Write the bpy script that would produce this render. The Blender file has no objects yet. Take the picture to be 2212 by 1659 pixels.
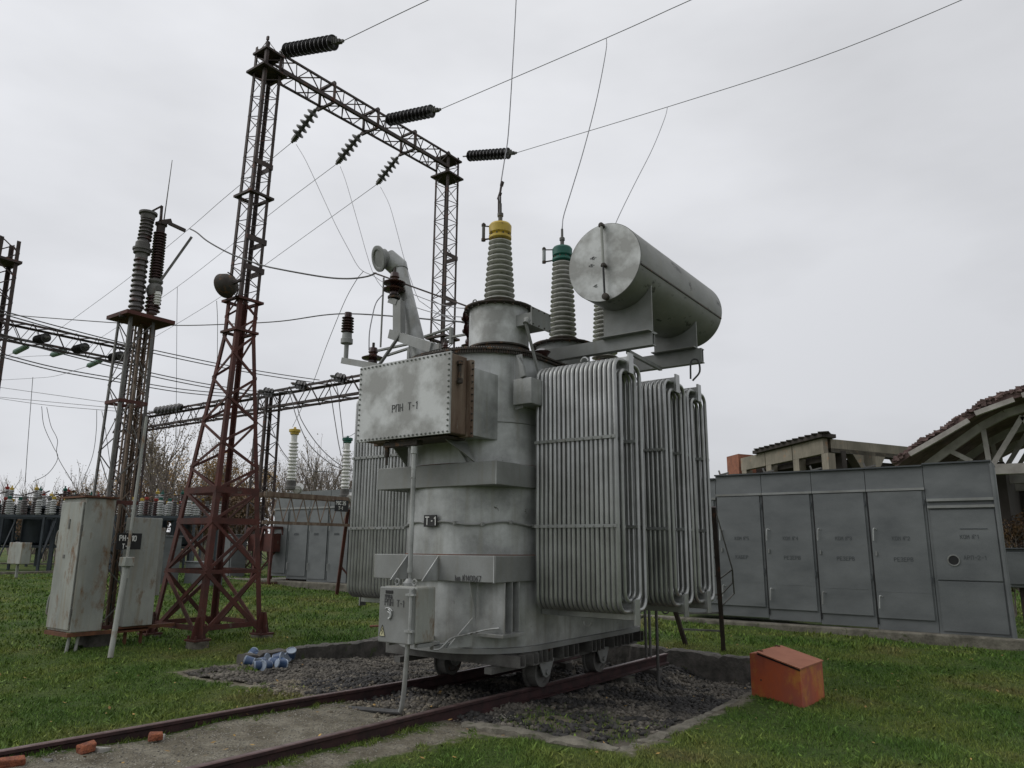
import bpy, math, random
import numpy as np
from mathutils import Vector, Matrix, Quaternion
random.seed(7); rng = np.random.default_rng(7)
S = bpy.context.scene
R = math.radians
# ------------------------------------------------------------------ camera
# world frame: X runs right along the transformer's short side, Y along its long side
cam_d = bpy.data.cameras.new('camera'); cam = bpy.data.objects.new('camera', cam_d)
S.collection.objects.link(cam); S.camera = cam
CW, CH, CF = 2212.0, 1659.0, 1610.0
PITCH = math.atan(350/CF); ROLL = R(0.45); YAW = R(35.8); CAMH = 1.8
cam_d.sensor_width = 36; cam_d.lens = 36*CF/CW; cam_d.clip_end = 3000; cam_d.clip_start = 0.1
_fw = Vector((0, math.cos(PITCH), math.sin(PITCH))); _r0 = Vector((1, 0, 0)); _u0 = _r0.cross(_fw)
_r = math.cos(ROLL)*_r0 + math.sin(ROLL)*_u0; _u = math.cos(ROLL)*_u0 - math.sin(ROLL)*_r0
_rz = Matrix.Rotation(YAW, 3, 'Z')
FW = _rz @ _fw; RT = _rz @ _r; UP = _rz @ _u
CP = Vector((0, 0, CAMH))
M3 = Matrix((RT, UP, -FW)).transposed()
cam.matrix_world = Matrix.Translation(CP) @ M3.to_4x4()
# ------------------------------------------------------------------ sky + sun (overcast)
SUN_EL, SUN_AZ = R(40), R(232)     # azimuth clockwise from +Y
w = bpy.data.worlds.new('World'); S.world = w; w.use_nodes = True
nt = w.node_tree; nt.nodes.clear()
def wn(t, **k):
    n = nt.nodes.new(t)
    for a, b in k.items(): setattr(n, a, b)
    return n
out = wn('ShaderNodeOutputWorld'); bg = wn('ShaderNodeBackground'); bg.inputs[1].default_value = 0.098
sky = wn('ShaderNodeTexSky', sky_type='NISHITA'); sky.sun_disc = False
sky.sun_elevation = SUN_EL; sky.sun_rotation = SUN_AZ
tc = wn('ShaderNodeTexCoord'); sx = wn('ShaderNodeSeparateXYZ'); nt.links.new(tc.outputs['Generated'], sx.inputs[0])
rp = wn('ShaderNodeValToRGB'); nt.links.new(sx.outputs['Z'], rp.inputs[0])
el = rp.color_ramp.elements
el[0].position = 0.0; el[0].color = (.555, .565, .59, 1)
el[1].position = 1.0; el[1].color = (1, 1, 1, 1)
for p, c in ((.14, (.62, .63, .66, 1)), (.32, (.67, .68, .71, 1)), (.60, (.76, .77, .80, 1))):
    e = el.new(p); e.color = c
mp = wn('ShaderNodeMapping'); mp.inputs['Scale'].default_value = (1.2, 1.2, 3.2)
nt.links.new(tc.outputs['Generated'], mp.inputs[0])
nz = wn('ShaderNodeTexNoise'); nz.inputs['Scale'].default_value = 1.35; nz.inputs['Detail'].default_value = 5; nz.inputs['Roughness'].default_value = .5
nt.links.new(mp.outputs[0], nz.inputs['Vector'])
mr = wn('ShaderNodeMapRange'); mr.inputs[1].default_value = .36; mr.inputs[2].default_value = .64
mr.inputs[3].default_value = 9.5; mr.inputs[4].default_value = 12.0
nt.links.new(nz.outputs[0], mr.inputs[0])
# the cloud deck is thinner towards the left and thicker towards the right
ad = wn('ShaderNodeMapRange'); ad.inputs[1].default_value = -.92; ad.inputs[2].default_value = .15; ad.inputs[3].default_value = 1.08; ad.inputs[4].default_value = .84
nt.links.new(sx.outputs['X'], ad.inputs[0]); mu = wn('ShaderNodeMath', operation='MULTIPLY'); nt.links.new(mr.outputs[0], mu.inputs[0]); nt.links.new(ad.outputs[0], mu.inputs[1])
vm = wn('ShaderNodeVectorMath', operation='SCALE'); nt.links.new(rp.outputs[0], vm.inputs[0]); nt.links.new(mu.outputs[0], vm.inputs['Scale'])
mx = wn('ShaderNodeMix', data_type='RGBA'); mx.inputs[0].default_value = .96
nt.links.new(sky.outputs[0], mx.inputs[6]); nt.links.new(vm.outputs[0], mx.inputs[7])
nt.links.new(mx.outputs[2], bg.inputs[0]); nt.links.new(bg.outputs[0], out.inputs[0])
sl = bpy.data.lights.new('sun', 'SUN'); sl.energy = 1.0; sl.angle = R(50); sl.color = (1, .98, .95)
so = bpy.data.objects.new('sun', sl); S.collection.objects.link(so)
sd = Vector((math.sin(SUN_AZ)*math.cos(SUN_EL), math.cos(SUN_AZ)*math.cos(SUN_EL), math.sin(SUN_EL)))
so.rotation_euler = sd.to_track_quat('Z', 'Y').to_euler(); so.location = (0, 0, 40)
S.view_settings.view_transform = 'Standard'; S.view_settings.look = 'None'
S.view_settings.exposure = 0.0; S.view_settings.gamma = 1
S.cycles.max_bounces = 5; S.cycles.diffuse_bounces = 3
# ------------------------------------------------------------------ survey helpers (photo point -> place in the world)
def ray(x, y): return FW + RT*((x-CW/2)/CF) - UP*((y-CH/2)/CF)
def PA(x, y, a):
    d = ray(x, y); return CP + d*(a/d.y)
def PB(x, y, b):
    d = ray(x, y); return CP + d*(-b/d.x)
def PZ(x, y, z):
    d = ray(x, y); return CP + d*((z-CAMH)/d.z)
def PD(x, y, dep): return CP + ray(x, y)*dep
def DEP(p): return (Vector(p)-CP).dot(FW)
def Q(a, b, z): return Vector((-b, a, z))
# ------------------------------------------------------------------ materials
def ramp(n, els):
    cr = n.color_ramp
    while len(cr.elements) > 1: cr.elements.remove(cr.elements[-1])
    cr.elements[0].position = els[0][0]; cr.elements[0].color = (*els[0][1], 1)
    for p, c in els[1:]:
        e = cr.elements.new(p); e.color = (*c, 1)
def mat(name, base, dark=None, scale=2.0, rough=.6, metal=0.0, lo=.35, hi=.65, detail=6, stretch=(1, 1, 1),
        spots=None, spot_scale=5, spot_th=.62, spot_w=.06, bump=0.0, bump_scale=40, fine=0.0, streak=None, spec=.5, streak_th=.5, island=0.0):
    m = bpy.data.materials.new(name); m.use_nodes = True; t = m.node_tree; N = t.nodes; L = t.links
    bs = N['Principled BSDF']; bs.inputs['Roughness'].default_value = rough; bs.inputs['Metallic'].default_value = metal
    bs.inputs['Specular IOR Level'].default_value = spec
    geo = N.new('ShaderNodeNewGeometry')
    mp = N.new('ShaderNodeMapping'); mp.inputs['Scale'].default_value = stretch; L.new(geo.outputs['Position'], mp.inputs[0])
    nz = N.new('ShaderNodeTexNoise'); nz.inputs['Scale'].default_value = scale; nz.inputs['Detail'].default_value = detail; nz.inputs['Roughness'].default_value = .6
    L.new(mp.outputs[0], nz.inputs['Vector'])
    cr = N.new('ShaderNodeValToRGB'); dark = dark or tuple(c*.75 for c in base)
    ramp(cr, [(lo, dark), (hi, base)]); L.new(nz.outputs[0], cr.inputs[0]); col = cr.outputs[0]
    def mixin(col, fac, c2):
        mx = N.new('ShaderNodeMix'); mx.data_type = 'RGBA'; L.new(fac, mx.inputs[0]); L.new(col, mx.inputs[6])
        mx.inputs[7].default_value = (*c2, 1); return mx.outputs[2]
    if streak:
        mp2 = N.new('ShaderNodeMapping'); mp2.inputs['Scale'].default_value = (7, 7, .55); L.new(geo.outputs['Position'], mp2.inputs[0])
        n2 = N.new('ShaderNodeTexNoise'); n2.inputs['Scale'].default_value = 1.6; n2.inputs['Detail'].default_value = 5; L.new(mp2.outputs[0], n2.inputs['Vector'])
        r2 = N.new('ShaderNodeMapRange'); r2.inputs[1].default_value = streak_th; r2.inputs[2].default_value = streak_th+.25; r2.inputs[4].default_value = .72
        L.new(n2.outputs[0], r2.inputs[0]); col = mixin(col, r2.outputs[0], streak)
    if spots:
        n3 = N.new('ShaderNodeTexNoise'); n3.inputs['Scale'].default_value = spot_scale; n3.inputs['Detail'].default_value = 8; n3.inputs['Roughness'].default_value = .7
        L.new(mp.outputs[0], n3.inputs['Vector'])
        r3 = N.new('ShaderNodeMapRange'); r3.inputs[1].default_value = spot_th; r3.inputs[2].default_value = spot_th+spot_w
        L.new(n3.outputs[0], r3.inputs[0]); col = mixin(col, r3.outputs[0], spots)
    if fine:
        n4 = N.new('ShaderNodeTexNoise'); n4.inputs['Scale'].default_value = 90; n4.inputs['Detail'].default_value = 3; L.new(geo.outputs['Position'], n4.inputs['Vector'])
        r4 = N.new('ShaderNodeMapRange'); r4.inputs[1].default_value = .3; r4.inputs[2].default_value = .7; r4.inputs[3].default_value = 1-fine; r4.inputs[4].default_value = 1+fine
        L.new(n4.outputs[0], r4.inputs[0])
        v = N.new('ShaderNodeVectorMath'); v.operation = 'SCALE'; L.new(col, v.inputs[0]); L.new(r4.outputs[0], v.inputs['Scale']); col = v.outputs[0]
    if island:
        r5 = N.new('ShaderNodeMapRange'); r5.inputs[3].default_value = 1-island; r5.inputs[4].default_value = 1+island
        L.new(geo.outputs['Random Per Island'], r5.inputs[0])
        v = N.new('ShaderNodeVectorMath'); v.operation = 'SCALE'; L.new(col, v.inputs[0]); L.new(r5.outputs[0], v.inputs['Scale']); col = v.outputs[0]
    L.new(col, bs.inputs['Base Color'])
    if bump:
        n5 = N.new('ShaderNodeTexNoise'); n5.inputs['Scale'].default_value = bump_scale; n5.inputs['Detail'].default_value = 6; L.new(geo.outputs['Position'], n5.inputs['Vector'])
        b = N.new('ShaderNodeBump'); b.inputs['Strength'].default_value = bump; b.inputs['Distance'].default_value = .02
        L.new(n5.outputs[0], b.inputs['Height']); L.new(b.outputs[0], bs.inputs['Normal'])
    return m
ALU = mat('aluminium_paint', (.49, .505, .50), (.23, .237, .23), 1.9, .45, .3, .36, .64, spots=(.08, .075, .06), spot_scale=4.2, spot_th=.655, spot_w=.03, streak=(.24, .235, .20), fine=.06, streak_th=.50, detail=9)
ALU_D = mat('dull_aluminium_paint', (.28, .29, .285), (.185, .19, .18), 1.6, .55, .15, .35, .65, streak=(.22, .21, .18), fine=.05, streak_th=.55)
ALU_T = mat('radiator_paint', (.46, .47, .465), (.30, .305, .295), 3, .32, .65, .3, .7, fine=.07, island=.14, streak=(.24, .235, .21), streak_th=.55)
ALU_C = mat('conservator_paint', (.24, .245, .23), (.15, .155, .14), 2.2, .5, .2, .35, .65, spots=(.05, .05, .045), spot_scale=6, spot_th=.58, spot_w=.06, stretch=(1, .5, 1), fine=.05, streak=(.2, .2, .17))
ALU_E = mat('blotchy_end_paint', (.52, .535, .53), (.28, .283, .27), 2.6, .5, .15, .40, .60, fine=.04, detail=4)
RUSTP = mat('rust_stained_panel', (.20, .15, .11), (.10, .06, .04), 2, .75, .05, stretch=(4, 4, .8), spots=(.26, .24, .2), spot_scale=3, spot_th=.6, fine=.1)
RED = mat('red_oxide_steel', (.10, .028, .020), (.05, .019, .015), 3, .8, 0, fine=.12, spots=(.10, .075, .06), spot_scale=4, spot_th=.62)
DSTEEL = mat('weathered_silhouette_steel', (.070, .052, .047), (.038, .028, .027), 4, .7, .2, fine=.1, spots=(.12, .05, .035), spot_scale=5, spot_th=.58)  # weathered steel; on high members also dark for their silhouette against the sky
GSTEEL = mat('grey_weathered_steel', (.16, .16, .15), (.09, .085, .08), 4, .65, .3, fine=.1, spots=(.11, .05, .03), spot_scale=4, spot_th=.6)
RIM = mat('rusty_black_rim', (.055, .05, .042), (.035, .025, .02), 8, .7, .2, spots=(.13, .07, .035), spot_scale=12, spot_th=.55)
BLK = mat('black_paint', (.012, .012, .013), (.008, .008, .008), 5, .5)
WHT = mat('white_lettering', (.75, .75, .72), (.6, .6, .58), 30, .6)
INK = mat('dark_lettering', (.07, .07, .075), (.045, .045, .045), 30, .7)
INK2 = mat('faded_lettering', (.085, .092, .096), (.06, .066, .07), 30, .7)
PORC_W = mat('pale_porcelain', (.50, .50, .475), (.37, .37, .335), 9, .22, 0, fine=.03, spots=(.26, .26, .2), spot_scale=5, spot_th=.62)
PORC_X = mat('white_porcelain', (.74, .74, .71), (.6, .6, .56), 6, .25)
PORC_F = mat('haze_muted_porcelain', (.44, .45, .44), (.30, .31, .31), 6, .35)  # white porcelain greyed in the colour for the haze over distant switchgear
PORC_B = mat('brown_porcelain', (.055, .022, .018), (.035, .015, .013), 9, .2)
PORC_G = mat('grey_brown_porcelain', (.10, .095, .09), (.065, .055, .055), 9, .35, spots=(.06, .025, .02), spot_scale=5, spot_th=.55)
GLASS_D = mat('dark_insulator_glaze', (.03, .028, .026), (.018, .016, .016), 9, .22)
BELL = mat('grey_insulator_glaze', (.11, .112, .10), (.07, .07, .065), 9, .3)
GLASS_G = mat('green_insulator_glass', (.30, .42, .36), (.22, .33, .28), 9, .15)
YEL = mat('yellow_paint', (.58, .42, .06), (.42, .29, .04), 6, .5, spots=(.2, .12, .03), spot_scale=9, spot_th=.6)
GRN = mat('green_paint', (.008, .12, .085), (.006, .08, .06), 6, .5)
REDP = mat('red_paint', (.35, .03, .025), (.2, .03, .02), 6, .5)
CABM = mat('slate_grey_cabinet_paint', (.185, .197, .20), (.105, .114, .118), 1.3, .5, .15, .28, .72, fine=.09, stretch=(.8, .8, 1.6), detail=8, bump=.12, bump_scale=3)
CABS = mat('dark_seam_paint', (.075, .085, .09), (.05, .055, .06), 3, .6)
LOCK = mat('rust_stained_locker_paint', (.36, .37, .34), (.24, .25, .23), 2, .6, .1, spots=(.17, .095, .045), spot_scale=2.8, spot_th=.53, spot_w=.12, streak=(.25, .21, .15), fine=.06, stretch=(1, 1, .5), streak_th=.5)
RUST = mat('bare_rust', (.16, .065, .03), (.08, .035, .02), 6, .85, 0, fine=.15)
WIREM = mat('aluminium_wire', (.22, .22, .24), (.16, .16, .17), 20, .5, .3)
WIRED = mat('dark_cable', (.07, .07, .07), (.045, .045, .045), 20, .6)
CONC = mat('weathered_concrete', (.20, .185, .15), (.09, .083, .065), 5, .9, 0, fine=.15, bump=.6, bump_scale=25, spots=(.06, .07, .03), spot_scale=6, spot_th=.58)
CONCD = mat('dark_concrete', (.12, .11, .10), (.05, .048, .042), 5, .9, 0, fine=.15, bump=.6, bump_scale=25, spots=(.06, .08, .03), spot_scale=4, spot_th=.6)  # darker concrete with greenish spots
RUINC = mat('ruin_concrete', (.27, .24, .19), (.17, .155, .12), .8, .9, 0, streak=(.12, .11, .09), spots=(.30, .2, .13), spot_scale=1.2, spot_th=.6)
BRICK = mat('red_brickwork', (.30, .12, .07), (.2, .08, .05), 3, .9, fine=.2)
PALEC = mat('pale_truss_paint', (.42, .40, .37), (.27, .25, .23), 2, .8)
DARKI = mat('dark_roof_and_shade', (.055, .045, .04), (.03, .025, .022), 1, .9)  # dark roof planks; on inner walls the colour carries the interior's shade
ROOFM = mat('eroded_roofing', (.17, .115, .105), (.08, .05, .047), 2.2, .9, bump=.8, bump_scale=6, fine=.2)
RAILM = mat('rusty_shaded_rail_steel', (.065, .03, .03), (.03, .017, .018), 7, .6, .3, fine=.12)  # reddish rust, darkened further for the shadow on the rail web
RAILT = mat('worn_rail_head', (.19, .13, .125), (.11, .07, .065), 9, .45, .5, fine=.1)
ORG = mat('orange_box_paint', (.46, .10, .035), (.30, .085, .06), 1.6, .7, 0, spots=(.46, .19, .04), spot_scale=2.2, spot_th=.53, spot_w=.12, fine=.06, streak=(.22, .05, .03), streak_th=.56)
ORGT = mat('faded_lid_paint', (.38, .15, .085), (.30, .11, .06), 3, .8, fine=.08)
STONE = mat('gravel_stone', (.145, .13, .108), (.06, .055, .048), 2.0, .9, 0, fine=.2, island=.5)
STONED = mat('oily_dark_stone', (.045, .042, .04), (.02, .019, .018), 1.6, .75, 0, fine=.2, island=.5)
STONEL = mat('pale_rubble_stone', (.36, .35, .32), (.24, .23, .2), 4, .9, 0, fine=.15)
STONEB = mat('brown_stone', (.20, .175, .13), (.10, .085, .065), 4, .9, 0, fine=.15, island=.5)
STONEP = mat('path_stone', (.27, .255, .215), (.15, .14, .12), 4, .9, 0, fine=.15, island=.5)
CANB = mat('blue_can_paint', (.06, .11, .22), (.03, .06, .13), 5, .4)
CANW = mat('white_can_metal', (.38, .44, .52), (.25, .3, .38), 5, .5, .1)
BARK = mat('bark', (.27, .23, .20), (.17, .145, .13), 4, .9)  # bark paled in the colour for distance haze and against backlight
LEAF_Y = mat('yellow_autumn_leaf', (.42, .27, .08), (.26, .15, .05), .7, .8, island=.4)
LEAF_B = mat('brown_leaf', (.20, .12, .06), (.12, .075, .045), .7, .8, island=.4)
LEAF_G = mat('grey_green_leaf', (.30, .25, .16), (.20, .165, .11), .7, .8, island=.4)
BREAK = mat('blue_black_tank_paint', (.040, .052, .065), (.025, .032, .04), 2, .5, .1, fine=.1)
SIGNY = mat('warning_yellow', (.60, .58, .36), (.5, .48, .3), 9, .6)
GLS = mat('gauge_glass', (.35, .37, .37), (.25, .27, .27), 9, .12)
# ------------------------------------------------------------------ mesh builder
def frame(d, upv=None):
    d = Vector(d).normalized()
    up = Vector(upv) if upv else (Vector((0, 0, 1)) if abs(d.z) < .95 else Vector((0, 1, 0)))
    s = d.cross(up).normalized(); t = s.cross(d).normalized()
    return d, s, t
class MB:
    def __init__(self): self.v = []; self.f = []; self.mi = []; self.cur = 0
    def add(self, vs, fs):
        o = len(self.v); self.v += [tuple(x) for x in vs]; self.f += [tuple(i+o for i in q) for q in fs]; self.mi += [self.cur]*len(fs); return self
    def box(self, lo, hi, jit=0):
        x0, y0, z0 = lo; x1, y1, z1 = hi
        vs = [(x0, y0, z0), (x1, y0, z0), (x1, y1, z0), (x0, y1, z0), (x0, y0, z1), (x1, y0, z1), (x1, y1, z1), (x0, y1, z1)]
        if jit: vs = [tuple(c+random.uniform(-jit, jit) for c in p) for p in vs]
        return self.add(vs, [(3, 2, 1, 0), (4, 5, 6, 7), (0, 1, 5, 4), (1, 2, 6, 5), (2, 3, 7, 6), (3, 0, 4, 7)])
    def abz(self, a0, a1, b0, b1, z0, z1, jit=0):
        return self.box((-max(b0, b1), min(a0, a1), min(z0, z1)), (-min(b0, b1), max(a0, a1), max(z0, z1)), jit)
    def bar(self, p0, p1, w, h=None, up=None):
        h = h or w; p0 = Vector(p0); p1 = Vector(p1); d, s, t = frame(p1-p0, up)
        vs = [p+s*i*w/2+t*j*h/2 for p in (p0, p1) for i, j in ((-1, -1), (1, -1), (1, 1), (-1, 1))]
        return self.add(vs, [(3, 2, 1, 0), (4, 5, 6, 7), (0, 1, 5, 4), (1, 2, 6, 5), (2, 3, 7, 6), (3, 0, 4, 7)])
    def lbar(self, p0, p1, s, t, ud, vd):
        p0 = Vector(p0); p1 = Vector(p1); ud = Vector(ud); vd = Vector(vd)
        prof = [(0, 0), (s, 0), (s, t), (t, t), (t, s), (0, s)]
        vs = [p+ud*u+vd*v for p in (p0, p1) for u, v in prof]
        fs = [(i, (i+1) % 6, (i+1) % 6+6, i+6) for i in range(6)]+[(5, 4, 3, 2, 1, 0), (6, 7, 8, 9, 10, 11)]
        return self.add(vs, fs)
    def tube(self, pts, r, n=8, cap=True):
        pts = [Vector(p) for p in pts]; m = len(pts); vs = []
        rr = r if hasattr(r, '__len__') else [r]*m
        d, s, t = frame(pts[1]-pts[0])
        for i, p in enumerate(pts):
            dd = (pts[min(i+1, m-1)]-pts[max(i-1, 0)])
            if dd.length < 1e-9: dd = d
            dd = dd.normalized(); s = (s-dd*s.dot(dd)).normalized(); t = dd.cross(s)
            for k in range(n):
                a = 2*math.pi*k/n; vs.append(p+(s*math.cos(a)+t*math.sin(a))*rr[i])
        fs = [(i*n+k, i*n+(k+1) % n, (i+1)*n+(k+1) % n, (i+1)*n+k) for i in range(m-1) for k in range(n)]
        if cap: fs += [tuple(reversed(range(n))), tuple(range((m-1)*n, m*n))]
        return self.add(vs, fs)
    def lathe(self, p0, axis, prof, n=24):
        p0 = Vector(p0); d, s, t = frame(axis); vs = []; m = len(prof)
        for r, z in prof:
            for k in range(n):
                a = 2*math.pi*k/n; vs.append(p0+d*z+(s*math.cos(a)+t*math.sin(a))*max(r, 1e-4))
        fs = [(i*n+k, (i+1)*n+k, (i+1)*n+(k+1) % n, i*n+(k+1) % n) for i in range(m-1) for k in range(n)]
        fs += [tuple(range(n)), tuple(reversed(range((m-1)*n, m*n)))]
        return self.add(vs, fs)
    def prism(self, outline, z0, z1):   # outline: list of (x,y) ccw
        n = len(outline); vs = [(x, y, z0) for x, y in outline]+[(x, y, z1) for x, y in outline]
        return self.add(vs, [tuple(reversed(range(n))), tuple(range(n, 2*n))]+[(i, (i+1) % n, (i+1) % n+n, i+n) for i in range(n)])
    def poly(self, pts, vec):           # planar outline pts extruded by vec
        n = len(pts); pts = [Vector(p) for p in pts]; vec = Vector(vec)
        return self.add(pts+[p+vec for p in pts], [tuple(reversed(range(n))), tuple(range(n, 2*n))]+[(i, (i+1) % n, (i+1) % n+n, i+n) for i in range(n)])
    def build(self, name, m, parent=None, smooth=35, bevel=0, origin=None, mats=None):
        me = bpy.data.meshes.new(name)
        if origin is None:
            origin = ORI.get(parent.as_pointer(), Vector((0, 0, 0))) if parent else None
        if origin is None:
            a = np.array(self.v); origin = Vector(((a[:, 0].min()+a[:, 0].max())/2, (a[:, 1].min()+a[:, 1].max())/2, a[:, 2].min()))
            placed = True
        else: placed = parent is None
        me.from_pydata([tuple(Vector(v)-origin) for v in self.v], [], self.f)
        if smooth:
            me.polygons.foreach_set('use_smooth', [True]*len(me.polygons)); me.set_sharp_from_angle(angle=R(smooth))
        for mm in (mats or [m]): me.materials.append(mm)
        if mats: me.polygons.foreach_set('material_index', self.mi)
        bmfix(me)
        o = bpy.data.objects.new(name, me); S.collection.objects.link(o)
        ORI[o.as_pointer()] = origin.copy(); KEEP.append(o)
        if parent: o.parent = parent
        elif placed: o.location = origin
        if bevel:
            md = o.modifiers.new('bevel', 'BEVEL'); md.width = bevel; md.segments = 2; md.limit_method = 'ANGLE'; md.angle_limit = R(40)
        return o
import bmesh
def bmfix(me):
    bm = bmesh.new(); bm.from_mesh(me); bmesh.ops.recalc_face_normals(bm, faces=bm.faces); bm.to_mesh(me); bm.free()
ORI = {}; KEEP = []
def tag(o, label=None, cat=None, group=None, kind=None):
    if label: o['label'] = label
    if cat: o['category'] = cat
    if group: o['group'] = group
    if kind: o['kind'] = kind
    return o
def thing(name, label, cat, loc=(0, 0, 0), group=None):
    o = bpy.data.objects.new(name, None); S.collection.objects.link(o); o.location = loc; o.empty_display_size = .3
    ORI[o.as_pointer()] = Vector(loc); KEEP.append(o)
    return tag(o, label, cat, group)
def copy_tree(o, parent=None):
    c = o.copy(); S.collection.objects.link(c); c.parent = parent; KEEP.append(c)
    for k in [x for x in o.children]: copy_tree(k, c)
    return c
def arc(c, r, a0, a1, n, u, v):
    c = Vector(c); u = Vector(u); v = Vector(v)
    return [c+u*r*math.cos(a0+(a1-a0)*i/n)+v*r*math.sin(a0+(a1-a0)*i/n) for i in range(n+1)]
def smoothpts(P, k=6):
    P = [Vector(p) for p in P]
    if len(P) < 3: return P
    out = []
    for i in range(len(P)-1):
        p0 = P[i-1] if i else P[0]*2-P[1]; p1 = P[i]; p2 = P[i+1]; p3 = P[i+2] if i+2 < len(P) else P[-1]*2-P[-2]
        for j in range(k):
            t = j/k
            out.append(.5*((2*p1)+(p2-p0)*t+(2*p0-5*p1+4*p2-p3)*t*t+(3*p1-p0-3*p2+p3)*t**3))
    return out+[P[-1]]
# ------------------------------------------------------------------ hand-painted stroke lettering
G = {'Р': [[(0, 0), (0, 6), (3, 6), (4, 5), (4, 4), (3, 3), (0, 3)]], 'П': [[(0, 0), (0, 6), (4, 6), (4, 0)]], 'Н': [[(0, 0), (0, 6)], [(4, 0), (4, 6)], [(0, 3), (4, 3)]],
     'Т': [[(2, 0), (2, 6)], [(0, 6), (4, 6)]], '-': [[(1, 3), (3, 3)]], '·': [[(1.6, 3), (2.4, 3)]], '1': [[(1, 5), (2.2, 6), (2.2, 0)]], 'И': [[(0, 6), (0, 0), (4, 6), (4, 0)]],
     'В': [[(0, 0), (0, 6), (3, 6), (3.6, 5), (3, 3), (0, 3)], [(3, 3), (4, 2), (3.4, 0), (0, 0)]], 'І': [[(2, 0), (2, 6)]], 'Д': [[(0, -1), (0, 0), (4, 0), (4, -1)], [(.6, 0), (2, 6), (3.4, 0)]],
     'А': [[(0, 0), (2, 6), (4, 0)], [(1, 2.4), (3, 2.4)]], 'З': [[(0, 5), (1, 6), (3, 6), (4, 5), (3, 3), (1.5, 3)], [(3, 3), (4, 1.5), (3, 0), (1, 0), (0, 1)]], 'Е': [[(4, 6), (0, 6), (0, 0), (4, 0)], [(0, 3), (3, 3)]],
     'К': [[(0, 0), (0, 6)], [(4, 6), (0, 2.6)], [(1.2, 3.5), (4, 0)]], 'О': [[(1, 0), (0, 1), (0, 5), (1, 6), (3, 6), (4, 5), (4, 1), (3, 0), (1, 0)]], 'М': [[(0, 0), (0, 6), (2, 3), (4, 6), (4, 0)]],
     'N': [[(0, 0), (.6, 6), (3, 0), (3.8, 7)]], '°': [[(0, 5), (0, 6), (1, 6), (1, 5), (0, 5)]], '2': [[(0, 5), (1, 6), (3, 6), (4, 5), (4, 4), (0, 0), (4, 0)]], '3': [[(0, 5), (1, 6), (3, 6), (4, 5), (3, 3), (1.5, 3)], [(3, 3), (4, 1.5), (3, 0), (1, 0), (0, 1)]],
     '4': [[(3, 0), (3, 6), (0, 2), (4, 2)]], '5': [[(4, 6), (0, 6), (0, 3.4), (3, 3.4), (4, 2.2), (3.4, 0), (0, 0)]], '6': [[(4, 6), (1, 4), (0, 2), (1, 0), (3, 0), (4, 1.4), (3, 3), (0, 2.4)]], '7': [[(0, 6), (4, 6), (1.4, 0)]],
     '0': [[(1, 0), (0, 1), (0, 5), (1, 6), (3, 6), (4, 5), (4, 1), (3, 0), (1, 0)]], '+': [[(.5, 3), (3.5, 3)], [(2, 1.5), (2, 4.5)]], 'н': [[(0, 0), (0, 4)], [(3, 0), (3, 4)], [(0, 2), (3, 2)]],
     'в': [[(0, 0), (0, 4), (2.6, 4), (3, 3), (2.4, 2), (0, 2)], [(2.4, 2), (3.2, 1), (2.6, 0), (0, 0)]], 'С': [[(4, 5), (3, 6), (1, 6), (0, 5), (0, 1), (1, 0), (3, 0), (4, 1)]], 'Б': [[(4, 6), (0, 6), (0, 0), (3, 0), (4, 1), (4, 2.4), (3, 3.2), (0, 3.2)]],
     '_': [[(0, 3), (5, 3)]]}
def text(s, org, rt, up, h, sw, name='lettering', m=None, parent=None, gap=2.4, wob=.05, xs=.66):
    rt = Vector(rt).normalized(); up = Vector(up).normalized(); nrm = rt.cross(up); u = h/6; ux = u*xs; x = 0; mb = MB(); org = Vector(org); k = 0
    for ch in s:
        if ch == ' ': x += 3.4; continue
        for st in G[ch]:
            P = [(a+random.uniform(-wob, wob), b+random.uniform(-wob, wob)) for a, b in st]
            for p, q in zip(P, P[1:]):
                k += 1
                a = org+rt*((x+p[0])*ux)+up*(p[1]*u)+nrm*(.0015+(k % 5)*.0002); b = org+rt*((x+q[0])*ux)+up*(q[1]*u)+nrm*(.0015+(k % 5)*.0002)
                e = (b-a).normalized()*sw*.4
                mb.bar(a-e, b+e, sw, .003, up=nrm)
        x += max(p[0] for st in G[ch] for p in st)+gap
    return mb.build(name, m or INK, parent, smooth=0)
# ------------------------------------------------------------------ ground
A_, B_ = 1, 1
def hterr(x, y):
    d = np.sqrt(x*x+y*y)
    h = .62*np.clip((d-13)/16, 0, 1)**1.1
    b_ = -x
    for k in (1, 0): h = h+(.065 if k else .03)*np.exp(-((b_-railb(y, k))/.55)**2)*np.clip((7.0-y)/1.0, 0, 1)
    h += .020*np.sin(x*1.9+.7*y)*np.cos(y*1.3-.5*x)+.012*np.sin(x*4.1+2)*np.sin(y*3.7+x)+.05*np.sin(x*.31+1)*np.sin(y*.27)*np.clip((d-9)/8, 0, 1)
    return h
PIT = (6.45, 12.1, 3.4, 10.5)   # a0,a1,b0,b1
def railb(a, k):                # the two rails bow slightly
    pa = [(-4, 5.66), (2.5, 5.56), (4.08, 5.50), (6.2, 5.42), (8.0, 5.35), (9.5, 5.32), (11.6, 5.30)] if k == 0 else [(-4, 7.4), (2.89, 7.17), (5.5, 7.0), (6.45, 6.89), (8.0, 6.75), (9.5, 6.73), (11.6, 6.72)]
    return np.interp(a, [p[0] for p in pa], [p[1] for p in pa])
def axis_pts(lo, hi, step, far):
    c = np.arange(lo, hi+1e-6, step); g = [hi]; st = step
    while g[-1] < far: st *= 1.12; g.append(g[-1]+st)
    g2 = [lo]; st = step
    while g2[-1] > -far: st *= 1.12; g2.append(g2[-1]-st)
    return np.concatenate([np.array(g2[1:])[::-1], c, np.array(g[1:])])
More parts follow.
